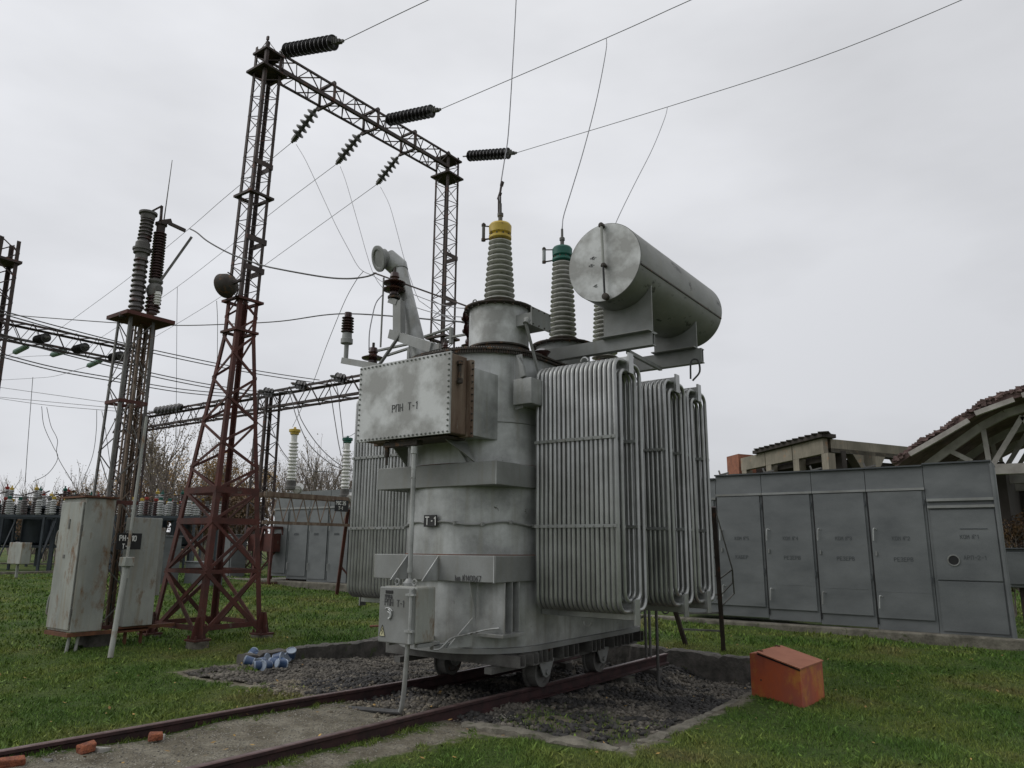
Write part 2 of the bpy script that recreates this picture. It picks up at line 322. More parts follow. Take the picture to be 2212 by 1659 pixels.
def grid_mesh(name, xs, ys, zf, attr=None, m=None, kind='structure', keep=None):
    X, Y = np.meshgrid(xs, ys); Z = zf(X, Y); n = X.size; nx, ny = len(xs), len(ys)
    co = np.stack([X, Y, Z], -1).reshape(-1, 3)
    i = np.arange(nx-1)[None, :]+np.arange(ny-1)[:, None]*nx
    q = np.stack([i, i+1, i+1+nx, i+nx], -1).reshape(-1, 4)
    if keep is not None:
        cx = (X[:-1, :-1]+X[1:, 1:]).reshape(-1)/2; cy = (Y[:-1, :-1]+Y[1:, 1:]).reshape(-1)/2; q = q[keep(cx, cy)]
    me = bpy.data.meshes.new(name); me.from_pydata(co.tolist(), [], q.tolist())
    me.polygons.foreach_set('use_smooth', [True]*len(me.polygons))
    if attr:
        for an, fn in attr.items():
            at = me.attributes.new(an, 'FLOAT', 'POINT'); at.data.foreach_set('value', fn(X, Y).reshape(-1).astype(np.float32))
    me.materials.append(m); o = bpy.data.objects.new(name, me); S.collection.objects.link(o); tag(o, kind=kind); return o
def path_mask(X, Y):
    a = Y; b = -X
    r0 = railb(a, 0); r1 = railb(a, 1)
    inside = np.clip((b-r0+.05)/.12, 0, 1)*np.clip((r1+.02-b)/.12, 0, 1)*(a < 12.1)
    edge = np.clip(1-np.abs(b-(r0-.33))/.42, 0, 1)*np.clip((a-3.6)/.5, 0, 1)*np.clip((6.9-a)/.5, 0, 1)
    m = np.maximum(inside*(.9-.35*np.clip(np.abs(b-r1+.15)/.35*-1+1, 0, 1)), edge*.85)
    # trodden strip round the pit edge
    dpit = np.maximum(np.maximum(PIT[0]-a, a-PIT[1]), np.maximum(PIT[2]-b, b-PIT[3]))
    m = np.maximum(m, np.clip(1-np.abs(dpit)/.28, 0, 1)*.72)
    m = np.maximum(m, np.clip(1-np.hypot((a-6.9)/1.0, (b-9.0)/.9), 0, 1)*1.1)
    dp2 = np.clip(1-np.abs(dpit)/.5, 0, 1)*(b > 4.6)*(b < 5.4)*(a < 6.8)
    return np.maximum(m, dp2*.8)
def ground_mat():
    m = bpy.data.materials.new('grass_and_dirt'); m.use_nodes = True; t = m.node_tree; N = t.nodes; L = t.links; bs = N['Principled BSDF']
    bs.inputs['Roughness'].default_value = .95; bs.inputs['Specular IOR Level'].default_value = .2
    geo = N.new('ShaderNodeNewGeometry')
    def noise(sc, det=6, ro=.6):
        n = N.new('ShaderNodeTexNoise'); n.inputs['Scale'].default_value = sc; n.inputs['Detail'].default_value = det; n.inputs['Roughness'].default_value = ro; L.new(geo.outputs['Position'], n.inputs['Vector']); return n.outputs[0]
    def rmp(src, els):
        c = N.new('ShaderNodeValToRGB'); ramp(c, els); L.new(src, c.inputs[0]); return c.outputs[0]
    def mix(f, a, b, mode='MIX'):
        x = N.new('ShaderNodeMix'); x.data_type = 'RGBA'; x.blend_type = mode
        if isinstance(f, float): x.inputs[0].default_value = f
        else: L.new(f, x.inputs[0])
        L.new(a, x.inputs[6]); L.new(b, x.inputs[7]); return x.outputs[2]
    g1 = rmp(noise(.55, 7, .65), [(.32, (.042, .080, .018)), (.5, (.072, .108, .026)), (.60, (.10, .122, .034)), (.70, (.095, .085, .040))])
    g2 = rmp(noise(18, 8, .75), [(.3, (.30, .32, .28)), (.5, (.9, .9, .85)), (.72, (1.6, 1.5, 1.3))])
    grass = mix(1.0, g1, g2, 'MULTIPLY')
    d1 = rmp(noise(3.0, 8, .7), [(.3, (.10, .086, .062)), (.5, (.20, .182, .14)), (.66, (.30, .28, .225))])
    d2 = rmp(noise(45, 4, .8), [(.3, (.55, .55, .55)), (.5, (.95, .95, .95)), (.7, (1.35, 1.33, 1.3))])
    dirt = mix(1.0, d1, d2, 'MULTIPLY')
    at = N.new('ShaderNodeAttribute'); at.attribute_name = 'path'
    ad = N.new('ShaderNodeMath'); ad.operation = 'ADD'; L.new(at.outputs['Fac'], ad.inputs[0])
    n3 = noise(2.6, 8, .75); s3 = N.new('ShaderNodeMapRange'); s3.inputs[1].default_value = .25; s3.inputs[2].default_value = .75; s3.inputs[3].default_value = -.55; s3.inputs[4].default_value = .4
    L.new(n3, s3.inputs[0]); L.new(s3.outputs[0], ad.inputs[1])
    th = N.new('ShaderNodeMapRange'); th.inputs[1].default_value = .30; th.inputs[2].default_value = .52; L.new(ad.outputs[0], th.inputs[0])
    L.new(mix(th.outputs[0], grass, dirt), bs.inputs['Base Color'])
    bn = N.new('ShaderNodeBump'); bn.inputs['Strength'].default_value = .9; bn.inputs['Distance'].default_value = .035; L.new(noise(22, 8, .75), bn.inputs['Height']); L.new(bn.outputs[0], bs.inputs['Normal'])
    return m
def in_pit(x, y, s=0):
    return (y > PIT[0]+s+.30*np.clip(-x-7.0, 0, 9)) & (y < PIT[1]-s) & (-x > PIT[2]+s) & (-x < PIT[3]-s)
GM = ground_mat()
xs = axis_pts(-14, -1, .09, 900); ys = axis_pts(2.5, 14.5, .09, 900)
grid_mesh('ground', xs, ys, lambda X, Y: hterr(X, Y)-in_pit(X, Y, 0)*.55, {'path': path_mask}, GM)
def hpit(X, Y):
    a = Y; b = -X
    a0 = PIT[0]+.30*np.clip(b-7.0, 0, 9)
    base = -.015-.25*np.clip((a-a0-1.0)/3.2, 0, 1)-.06*np.clip((b-8.0)/1.5, 0, 1)*np.clip((a-a0-.2)/.6, 0, 1)
    mound = .08*np.exp(-((a-7.3)/.4)**2-((b-7.4)/.6)**2)+.05*np.exp(-((a-6.9)/.3)**2-((b-6.0)/.5)**2)
    for k in (0, 1): mound = mound+(.0-base)*.62*np.exp(-((b-railb(a, k))/.33)**2)*(a > a0)
    n = .022*np.sin(a*5.3+b*3)*np.sin(b*6.1-a*2)+.014*np.sin(a*11)*np.sin(b*9+1)
    return base+mound+n
PITM = mat('oil_dark_gravel', (.13, .112, .085), (.045, .04, .033), 1.3, .9, 0, .40, .62, fine=.35, bump=1.0, bump_scale=30, spots=(.07, .085, .035), spot_scale=1.6, spot_th=.60)
gx = np.arange(-PIT[3]+.01, -PIT[2], .07); gy = np.arange(PIT[0]+.01, PIT[1], .07)
grid_mesh('gravel_bed', gx, gy, hpit, None, PITM)
def zground(x, y):
    if in_pit(np.array(x), np.array(y)): return float(hpit(np.array(x), np.array(y)))
    return float(hterr(np.array(x), np.array(y)))
# pit kerb: four rough concrete walls
def kerb(a0, b0, a1, b1, top, bot, wd, label, m=CONC, jit=.013, drop=0):
    mb = MB(); p0 = Vector(Q(a0, b0, 0)); p1 = Vector(Q(a1, b1, 0)); L = (p1-p0).length; n = max(2, int(L/.075)); d, s, t = frame(p1-p0)
    rows = []; ph = random.uniform(0, 6)
    for i in range(n+1):
        p = p0.lerp(p1, i/n)+s*.02*math.sin(i*.21+ph); tz = top-drop*i/n-.03*max(0, math.sin(i*.13+ph))**2-(.03 if random.random() < .08 else 0)
        ring = [p+s*wd/2+Vector((0, 0, bot)), p+s*wd/2+Vector((0, 0, (tz+bot)/2)), p+s*wd/2+Vector((0, 0, tz-.015)), p+s*wd*.3+Vector((0, 0, tz)), p-s*wd*.3+Vector((0, 0, tz)), p-s*wd/2+Vector((0, 0, tz-.015)), p-s*wd/2+Vector((0, 0, (tz+bot)/2)), p-s*wd/2+Vector((0, 0, bot))]
        rows.append([v+Vector([random.uniform(-jit, jit) for _ in range(3)]) for v in ring])
    vs = [v for r in rows for v in r]
    fs = [(i*8+k, i*8+(k+1) % 8, (i+1)*8+(k+1) % 8, (i+1)*8+k) for i in range(n) for k in range(8)]+[tuple(range(8)), tuple(range(n*8, n*8+8))]
    mb.add(vs, fs); o = mb.build('concrete_kerb', m, smooth=0); return tag(o, label, 'kerb', 'concrete kerbs round the gravel pit')
kerb(6.40, 5.15, 6.45, 3.45, .06, -.3, .17, 'low crumbling concrete kerb lying in the grass right of the rail in the foreground', drop=.03)
kerb(6.45, 3.40, 12.0, 3.40, .008, -.45, .15, 'sunken concrete kerb running back from the foreground corner to behind the orange box')
kerb(12.1, 3.3, 12.1, 10.4, .17, -.45, .22, 'dark mossy concrete kerb at the far side of the pit behind the transformer wheels', CONCD)
kerb(11.95, 10.5, 7.45, 10.5, .13, -.45, .26, 'dark concrete kerb left of the pit behind the heap of blue cans', CONCD)
# rails
def rail(k, a0, a1, label, name='rail'):
    mb = MB(); pr = [(-.055, 0), (.055, 0), (.055, .014), (.010, .03), (.010, .105), (.034, .118), (.034, .145), (.026, .152), (-.026, .152), (-.034, .145), (-.034, .118), (-.010, .105), (-.010, .03), (-.055, .014)]
    aa = np.linspace(a0, a1, 40); vs = []; n = len(pr)
    for a in aa:
        b = float(railb(a, k)); vs += [Q(a, b, 0)+Vector((u, 0, z)) for u, z in pr]
    fs = [(i*n+j, i*n+(j+1) % n, (i+1)*n+(j+1) % n, (i+1)*n+j) for i in range(len(aa)-1) for j in range(n)]+[tuple(range(n)), tuple(range((len(aa)-1)*n, len(aa)*n))]
    mb.add(vs, fs)
    for i, f in enumerate(mb.f):
        if len(f) == 4 and all(vs[q][2] > .14 for q in f): mb.mi[i] = 1
    o = mb.build(name, RAILM, smooth=25, mats=[RAILM, RAILT]); return tag(o, label, 'rail', 'rails under the transformer')
rail(0, -3.5, 11.6, 'rusty rail nearest the viewer, crossing the foreground to the right wheels')
rail(1, -3.5, 11.6, 'rusty rail farther from the viewer, with bricks beside it, running under the left wheels')
for k, a0, a1 in ((0, 7.3, 11.5), (1, 7.9, 11.5)):
    for j, a in enumerate(np.arange(a0, a1, .9)):
        o = MB().abz(a, a+.2, float(railb(a, k))-.17, float(railb(a, k))+.17, -.4, -.006).build('sleeper_block', CONCD, smooth=30, bevel=.01)
        tag(o, 'dark oily concrete block under the %s rail inside the pit' % ('near' if k == 0 else 'far'), 'block', 'sleeper blocks under the %s rail' % ('near' if k == 0 else 'far'))
# ------------------------------------------------------------------ transformer
TR = thing('power_transformer', 'large silver oil power transformer with banks of tube radiators standing on rails', 'transformer', Q(8.8, 6.1, .15))
TC = 6.1
def outline(off=0, a0=6.88, a1=11.0, hw=.93, r=.84, n=12):
    a0 -= off; a1 += off; hw += off; r += off; P = []
    for ca, cb, s in ((a0+r, TC-hw+r, math.pi), (a1-r, TC-hw+r, math.pi*1.5), (a1-r, TC+hw-r, 0), (a0+r, TC+hw-r, math.pi*.5)):
        for i in range(n+1):
            t = s+math.pi/2*i/n; P.append((ca+r*math.cos(t), cb+r*math.sin(t)))
    return [(-b, a) for a, b in P][::-1]
MB().prism(outline(), .66, 4.14).build('tank', ALU, TR, smooth=30)
mb = MB(); mb.prism(outline(.055), 4.142, 4.162); mb.prism(outline(.075), 4.172, 4.192)
P = outline(.055)
for i in range(0, 200):
    t = i/200*len(P); p = Vector(P[int(t) % len(P)]).lerp(Vector(P[(int(t)+1) % len(P)]), t % 1); mb.lathe((p.x, p.y, 4.128), (0, 0, 1), [(.011, 0), (.011, .082)], 6)
mb.build('lid_flange', RIM, TR, smooth=30)
MB().prism(outline(.02), 4.194, 4.218).build('lid', ALU_D, TR, smooth=30)
MB().prism(outline(.045), .60, .658).build('base_flange', ALU_D, TR, smooth=30)
for z0, z1 in ((2.49, 2.765), (1.395, 1.69)):
    st = MB().abz(6.84, 10.9, 5.14, 7.06, z0, z1).build('stiffening_band', ALU_D, TR, smooth=30, bevel=.008)
    if z0 < 2:
        mb = MB()
        for b in (5.16,): mb.bar(Q(6.836, b, z0), Q(6.836, b, z1), .012, .008)
        mb.build('weld_seam', ALU, st)
        text('Інв N140067', Q(6.835, 5.73, z0+.012), (1, 0, 0), (0, 0, 1), .058, .0065, parent=st, gap=2.0, xs=.72)
    else:
        mb = MB()
        for i in range(7): 
            l = random.uniform(.05, .3); b = random.choice((5.14, random.uniform(5.2, 6.9)))
        mb.bar(Q(6.836, 5.145, z0), Q(6.836, 5.145, z1), .012, .008); mb.build('weld_seam', ALU, st)
mb = MB()
P = [Vector((x, y, 2.06+.02*math.sin(i*.9))) for i, (x, y) in enumerate(outline(.02))]
P = [p for p in P if p.y < 9]
P.sort(key=lambda p: math.atan2(p.y-7.75, p.x+6.1)); 
k0 = [p for p in P if p.x > -5.16-.03 and p.y > 7.7]
lo = [p for p in P if p.y < 7.75]; lo.sort(key=lambda p: p.x)
mb.tube(smoothpts(lo, 3), .014, 6)
for p in lo[::3]: mb.lathe(p+Vector((0, 0, -.02)), (0, 0, 1), [(.026, 0), (.026, .04)], 6)
mb.build('conduit', ALU_D, TR)
mb = MB()
P = [Vector((x, y, 3.28)) for x, y in outline(.002)] ; P = [p for p in P if p.y < 7.75]; P.sort(key=lambda p: p.x); mb.tube(P, .008, 5); mb.build('weld_seam', ALU_D, TR)
for z in (2.768, 1.693):
    P = [Vector((x, y, z)) for x, y in outline(.003)]; P = [p for p in P if p.y < 7.75]; P.sort(key=lambda p: p.x); MB().tube(P, .008, 5).build('weld_seam', RUST, TR)
# number plate
sg = MB().abz(6.835, 6.85, 6.03, 6.235, 2.02, 2.16).build('number_plate', BLK, TR, smooth=0, bevel=.003)
text('Т·1', Q(6.834, 6.205, 2.045), (1, .0, -.02), (0, 0, 1), .09, .013, m=WHT, parent=sg, gap=1.6, xs=.9)
MB().bar(Q(6.85, 6.13, 2.09), Q(6.95, 6.13, 2.09), .03).build('plate_bracket', ALU_D, TR)
# base beams, wheels
for i, a in enumerate((7.15, 7.42, 7.62, 7.84, 8.2, 8.45, 8.9, 9.12, 9.5, 9.7, 9.95, 10.3)):
    mb = MB(); hh = .115 if i < 2 else .13
    mb.abz(a, a+.012, 5.02+(.08 if i > 1 else 0), 7.1, .6-hh, .598); mb.abz(a+.105, a+.117, 5.02+(.08 if i > 1 else 0), 7.1, .6-hh, .598)
    mb.abz(a, a+.117, 5.02+(.08 if i > 1 else 0), 7.1, .6-hh-.012, .6-hh-.001); mb.build('cross_beam', GSTEEL, TR, smooth=0)
MB().abz(7.0, 10.6, 5.30, 5.40, .40, .468).build('bogie_beam', GSTEEL, TR, smooth=0); MB().abz(7.0, 10.6, 6.70, 6.80, .40, .468).build('bogie_beam', GSTEEL, TR, smooth=0)
def wheel(a, b):
    z = .325; mb = MB(); r = .175
    mb.lathe(Q(a, b-.07, z), (-1, 0, 0), [(.03, -.03), (.06, -.03), (.06, 0), (r-.05, 0), (r-.04, -.02), (r, -.02), (r, .11), (r+.03, .115), (r+.03, .14), (r-.03, .14), (.06, .1), (.05, .16)], 32)
    o = mb.build('wheel', GSTEEL, TR, smooth=30)
    mb = MB()
    for s in (-1, 1):
        bb = b+s*.13
        mb.poly([Q(a-.17, bb, .468), Q(a+.17, bb, .468), Q(a+.07, bb, .29), Q(a, bb, .26), Q(a-.07, bb, .29)], (.014*-s, 0, 0))
    mb.lathe(Q(a, b-.17, z), (-1, 0, 0), [(.03, 0), (.03, .34)], 14)
    mb.build('wheel_bracket', ALU_D, TR, smooth=30)
for a in (7.95, 9.35):
    wheel(a, 5.33); wheel(a, 6.74)
# jack bracket: three ribs and foot
mb = MB()
for a in (7.02, 7.16, 7.30): mb.abz(a, a+.014, 5.14, 5.6, .84, 1.393)
jb = mb.build('jacking_bracket', ALU, TR, smooth=0); MB().abz(6.94, 7.38, 5.10, 5.5, .80, .838).build('foot_plate', ALU, jb, smooth=0, bevel=.004)
mb = MB(); mb.poly([Q(6.86, 5.52, 1.39), Q(6.99, 5.52, 1.39), Q(6.99, 5.52, .98)], (-.014, 0, 0)); 
mb.poly([Q(6.6, 5.62, .69), Q(6.93, 5.52, .69), Q(6.93, 5.52, 1.0)], (-.012, 0, 0)); mb.build('gusset', ALU, TR, smooth=0)
mb = MB(); mb.tube(smoothpts([Q(6.38, 5.62, .70), Q(6.45, 5.58, .71), Q(6.6, 5.56, .80), Q(6.8, 5.5, .83), Q(6.95, 5.33, .88), Q(7.0, 5.2, .9)]), .012, 6); mb.build('earthing_strip', ALU, TR)
# tap changer housing
tb = MB().abz(6.30, 6.585, 5.40, 6.86, 3.04, 3.96).build('tap_changer_housing', RUSTP, TR, smooth=0, bevel=.012)
mb = MB().abz(6.272, 6.298, 5.385, 6.875, 3.025, 3.975); mb.cur = 1
for i in range(23):
    for z in (3.05, 3.95): mb.lathe(Q(6.274, 5.41+(6.85-5.41)*i/22, z), (0, -1, 0), [(.014, 0), (.014, .014), (.008, .02)], 6)
for i in range(1, 14):
    for b in (5.41, 6.85): mb.lathe(Q(6.274, b, 3.05+.9*i/14), (0, -1, 0), [(.014, 0), (.014, .014), (.008, .02)], 6)
fp = mb.build('front_plate', ALU_E, tb, smooth=30, bevel=.004, mats=[ALU_E, ALU_D])
tp_ = PA(847, 891, 6.27); text('РПН  Т-1', (tp_.x, 6.270, tp_.z), (1, 0, .02), (0, 0, 1), .085, .0085, parent=fp, gap=2.2, xs=.72)
mb = MB().abz(6.588, 6.65, 5.34, 6.9, 3.02, 3.93); mb.cur = 1
for i in range(12): mb.lathe(Q(6.60, 5.335, 3.06+.83*i/11), (1, 0, 0), [(.012, 0), (.012, .02)], 6)
fl = mb.build('housing_flange', RUSTP, tb, smooth=30, bevel=.003, mats=[RUSTP, RIM])
MB().abz(6.652, 7.25, 5.38, 6.84, 3.05, 3.86).build('housing_neck', ALU, tb, smooth=0, bevel=.006)
mb = MB(); mb.lathe(Q(6.42, 5.37, 3.62), (0, 0, 1), [(.035, 0), (.035, .03), (.018, .03), (.018, .22), (.035, .22), (.035, .26)], 12); mb.bar(Q(6.42, 5.4, 3.66), Q(6.42, 5.34, 3.66), .03); mb.bar(Q(6.42, 5.4, 3.85), Q(6.42, 5.34, 3.85), .03)
mb.build('valve', RIM, tb)
mb = MB(); mb.abz(6.36, 6.46, 5.95, 6.5, 2.95, 3.0); mb.tube([Q(6.41, 6.48, 3.02), Q(6.41, 6.48, 2.84)], .03, 10); mb.tube([Q(6.41, 6.48, 2.84), Q(6.41, 6.48, 2.74)], .016, 8); mb.abz(6.35, 6.7, 5.5, 6.4, 3.0, 3.022)
mb.build('gear_linkage', RIM, tb, smooth=30)
mb = MB()
for b in (6.6, 5.62): mb.poly([Q(6.6, b, 3.02), Q(6.9, b, 3.02), Q(6.9, b, 2.77)], (-.014, 0, 0))
mb.poly([Q(6.5, 5.62, 3.0), Q(6.88, 5.62, 3.0), Q(6.88, 5.5, 2.77), Q(6.86, 5.48, 2.77)], (-.02, 0, 0)); mb.build('support_gusset', ALU_D, tb, smooth=0)
# drive shaft + drive cabinet
mb = MB(); mb.tube([Q(6.33, 5.955, 1.52), Q(6.33, 5.955, 2.84)], .027, 14)
for z, r, h in ((2.84, .04, .08), (1.50, .034, .05), (2.55, .033, .012), (2.66, .033, .012)): mb.lathe(Q(6.33, 5.955, z), (0, 0, 1), [(r, 0), (r, h)], 14)
mb.tube([Q(6.33, 5.955, 1.42), Q(6.33, 5.955, 1.52)], .018, 10); mb.build('drive_shaft', ALU, TR, smooth=30)
dc = MB().abz(6.09, 6.40, 5.62, 6.12, .78, 1.36).build('drive_cabinet', LOCK, TR, smooth=0, bevel=.02)
dd = MB().abz(6.05, 6.088, 5.63, 6.135, .775, 1.355).build('cabinet_door', ALU_D, dc, smooth=0, bevel=.012)
text('РПН  Т-1', Q(6.048, 6.045, 1.165), (1, 0, -.04), (0, 0, 1), .065, .008, parent=dd, gap=2.0, xs=.68)
text('ПРИВІД', Q(6.048, 6.045, 1.24), (1, 0, -.03), (0, 0, 1), .034, .004, parent=dd, gap=1.4)
MB().abz(6.042, 6.049, 5.93, 6.04, 1.285, 1.32).build('viewing_slot', BLK, dd, smooth=0, bevel=.006)
mb = MB()
mb.tube(arc(Q(6.035, 5.985, 1.07), .05, -1.3, 1.4, 8, (1, 0, 0), (0, 0, 1)), .009, 6); mb.tube(arc(Q(6.04, 5.985, 1.06), .034, -1.3, 1.7, 8, (1, 0, 0), (0, 0, 1)), .008, 6); mb.tube(arc(Q(6.04, 5.99, 1.045), .09, .7, 2.0, 8, (1, 0, 0), (0, 0, 1)), .007, 6)
mb.build('handwheel_guard', ALU, dd)
ws = MB().poly([Q(6.049, 6.11, .84), Q(6.049, 6.025, .84), Q(6.049, 6.067, .955)], (0, -.004, 0)).build('warning_sign', SIGNY, dd, smooth=0)
mb = MB()
for p, q in (((6.11, .84), (6.025, .84)), ((6.025, .84), (6.067, .955)), ((6.067, .955), (6.11, .84))): mb.bar(Q(6.0435, p[0], p[1]), Q(6.0435, q[0], q[1]), .005, .003)
for p, q in (((6.062, .92), (6.075, .89)), ((6.075, .89), (6.062, .89)), ((6.062, .89), (6.072, .855))): mb.bar(Q(6.0435, p[0], p[1]), Q(6.0435, q[0], q[1]), .006, .003)
mb.build('lightning_symbol', BLK, ws, smooth=0)
mb = MB(); mb.tube([Q(6.045, 5.66, .79), Q(6.045, 5.66, 1.34)], .018, 10)
for z in (.90, 1.27): mb.lathe(Q(6.045, 5.66, z), (0, 0, 1), [(.03, 0), (.03, .03)], 8); mb.abz(6.02, 6.06, 5.60, 5.72, z+.005, z+.025)
mb.build('door_hinge', ALU, dc)
mb = MB()
for b in (6.02, 5.76): mb.tube(arc(Q(6.2, b, 1.405), .03, 0, 2*math.pi, 14, (1, 0, 0), (0, 0, 1)), .01, 6, cap=False); mb.lathe(Q(6.2, b, 1.355), (0, 0, 1), [(.016, 0), (.016, .02)], 8)
mb.build('lifting_eye', ALU, dc)
mb = MB(); mb.tube([Q(6.25, 6.12, .92), Q(6.25, 6.2, .92), Q(6.25, 6.46, .90)], .014, 6); mb.tube([Q(6.25, 6.16, 1.0), Q(6.25, 6.16, .8)], .03, 8); mb.build('hand_crank', RUST, dc)
for b in (5.98, 6.48): MB().poly([Q(6.84, b, 1.685), Q(6.84, b, 1.40), Q(6.56, b, 1.40)], (-.012, 0, 0)).build('gusset', ALU, TR, smooth=0)
MB().lathe(Q(6.3, 5.94, 1.36), (0, 0, 1), [(.07, 0), (.072, .03), (.05, .045), (.03, .075)], 20).build('shaft_gland', ALU, dc)
mb = MB(); mb.bar(Q(6.4, 5.66, .72), Q(7.0, 5.66, .72), .05); mb.bar(Q(6.15, 5.66, .755), Q(6.5, 5.66, .755), .05, .04); mb.bar(Q(6.15, 6.08, .755), Q(6.95, 6.08, .755), .05, .04)
mb.build('cabinet_bracket', ALU_D, dc, smooth=0)
mb = MB(); mb.tube(smoothpts([Q(6.17, 5.80, .78), Q(6.17, 5.81, .6), Q(6.2, 5.86, .28), Q(6.24, 5.92, .12), Q(6.27, 5.97, .05)], 6), .026, 12); mb.build('cable_pipe', ALU, dc)
mb = MB(); mb.tube(smoothpts([Q(6.27, 5.96, .05), Q(6.27, 6.1, .035), Q(6.2, 6.4, .03), Q(6.1, 6.75, .02)]), .028, 8); mb.build('cable_sleeve', WIRED, dc)
# lifting lug and sling box at right front of tank
mb = MB(); mb.poly([Q(7.30, 5.22, 3.42), Q(7.30, 5.10, 3.44), Q(7.30, 5.08, 3.85), Q(7.30, 5.12, 4.12), Q(7.30, 5.22, 4.12)], (0, .02, 0)); mb.poly([Q(7.24, 5.16, 4.1), Q(7.24, 5.06, 3.95), Q(7.24, 5.03, 3.82), Q(7.24, 5.10, 3.80)], (0, .055, 0)); mb.build('lifting_lug', ALU_D, TR, smooth=0, bevel=.01)
MB().abz(7.26, 8.2, 4.95, 5.22, 3.48, 3.80).build('lifting_beam_pocket', ALU, TR, smooth=0, bevel=.008)
# turrets and bushings
def shed_profile(z0, z1, r0, r1, n, d0, d1=None):
    pr = [(r0, z0-.03)]; h = (z1-z0)/n; d1 = d0 if d1 is None else d1
    for i in range(n):
        z = z0+i*h; t = i/max(1, n-1); r = r0+(r1-r0)*t; d = d0+(d1-d0)*t
        pr += [(r, z), (r, z+h*.18), (r+d*.75, z+h*.20), (r+d, z+h*.30), (r+d, z+h*.44), (r+d*.8, z+h*.55), (r, z+h*.85)]
    pr += [(r1, z1), (r1, z1+.03)]; return pr
def bushing(a, b, z0, capm, tz, L, ns, full=True, glass=True, rod=.25, tr=.395):
    h = MB(); h.lathe(Q(a, b, 4.33 if full else 4.22), (0, 0, 1), [(tr, 0), (tr, .001), (tr, tz-(4.33 if full else 4.22))], 48); t = h.build('turret', ALU_E if full else ALU_D, TR, smooth=35)
    mb = MB(); mb.lathe(Q(a, b, tz), (0, 0, 1), [(tr+.06, .002), (tr+.072, .012), (tr+.072, .03), (.30, .05), (.19, .065), (.16, .09), (.15, .13)], 48)
    for i in range(24):
        an = i*math.pi/12; mb.lathe(Q(a+(tr+.04)*math.sin(an), b+(tr+.04)*math.cos(an), tz-.02), (0, 0, 1), [(.016, 0), (.016, .06)], 6)
    mb.build('turret_flange', RIM, t, smooth=35)
    mb = MB(); mb.lathe(Q(a, b, 4.22), (0, 0, 1), [(tr+.075, .0), (tr+.075, .035), (tr-.02, .04), (tr-.02, .085), (tr+.012, .09), (tr+.012, .11)], 48); mb.build('turret_collar', RIM, t, smooth=35)
    if full:
        for an in (2.6, 5.0): 
            mb = MB(); c = Q(a+.40*math.sin(an), b+.40*math.cos(an), tz+.06); mb.tube(arc(c, .03, 0, 2*math.pi, 12, (1, 0, 0), (0, 0, 1)), .009, 6, cap=False); mb.build('lifting_eye', ALU_D, t)
    z1 = z0+L; ins = MB().lathe(Q(a, b, 0), (0, 0, 1), shed_profile(z0, z1, .128, .082, ns, .084, .074), 44).build('bushing_insulator', PORC_W, TR, smooth=50)
    mb = MB().lathe(Q(a, b, z1), (0, 0, 1), [(.10, .0), (.115, .0), (.155, .01), (.155, .04), (.125, .055), (.125, .065), (.152, .09), (.155, .195), (.135, .225), (.05, .238)], 32); mb.cur = 1
    for i in range(10):
        an = i*math.pi/5; mb.lathe(Q(a+.142*math.sin(an), b+.142*math.cos(an), z1+.035), (0, 0, 1), [(.012, 0), (.012, .03)], 6)
    cp = mb.build('bushing_cap', capm, ins, smooth=35, mats=[capm, RIM])
    mb = MB(); mb.lathe(Q(a, b, z1+.235), (0, 0, 1), [(.030, 0), (.030, .1), (.042, .11), (.042, .15), (.02, .17), (.018, rod)], 14); mb.build('terminal_stud', GSTEEL, ins)
    if glass:
        g = MB(); gb = b+.21 if glass == 1 else b+.27
        g.tube([Q(a-.1, gb, z1+.03), Q(a-.1, gb, z1+.22)], .022 if glass == 1 else .028, 12); go = g.build('oil_gauge', GLS if glass == 2 else GSTEEL, ins)
        mb = MB(); mb.lathe(Q(a-.1, gb, z1+.0), (0, 0, 1), [(.03, 0), (.03, .035)], 12); mb.lathe(Q(a-.1, gb, z1+.215), (0, 0, 1), [(.03, 0), (.03, .03), (.012, .05)], 12); mb.bar(Q(a-.1, gb, z1+.02), Q(a-.05, b+.1, z1+.03), .018); mb.bar(Q(a-.1, gb, z1+.22), Q(a-.05, b+.1, z1+.2), .014)
        mb.build('gauge_fitting', RIM, ins)
    return z1
zy = bushing(7.6, 5.70, 4.97, YEL, 4.84, .90, 12, glass=1, rod=.30)
zg = bushing(9.20, 5.70, 4.82, GRN, 4.70, 1.26, 17, full=False, glass=2, rod=.30, tr=.40)
zr = bushing(10.50, 5.70, 4.80, REDP, 4.66, 1.20, 16, full=False, glass=0, tr=.34)
# terminal box on the first turret
TB = [PB(x, y, 5.06) for x, y in ((1148.5, 659.5), (1189.6, 682), (1189.6, 720), (1148.8, 700.8))]
ta0, ta1, tz0, tz1 = TB[0].y, TB[1].y, (TB[2].z+TB[3].z)/2, (TB[0].z+TB[1].z)/2
tbx = MB().abz(ta0+.04, ta1-.03, 5.076, 5.55, tz0+.03, tz1-.06).build('terminal_box', ALU_D, TR, smooth=0, bevel=.006)
mb = MB().abz(ta0, ta1, 5.06, 5.074, tz0, tz1); mb.cur = 1
for i in range(4):
    for z in (tz0+.02, tz1-.02): mb.lathe(Q(ta0+.03+(ta1-ta0-.06)*i/3, 5.06, z), (1, 0, 0), [(.009, 0), (.009, .012)], 6)
cvr = mb.build('box_cover', ALU_D, tbx, smooth=30, mats=[ALU_D, RIM])
MB().abz(ta0+.03, ta0+.038, 5.13, 5.2, tz0+.10, tz1-.12).build('rating_plate', PORC_W, tbx, smooth=0)
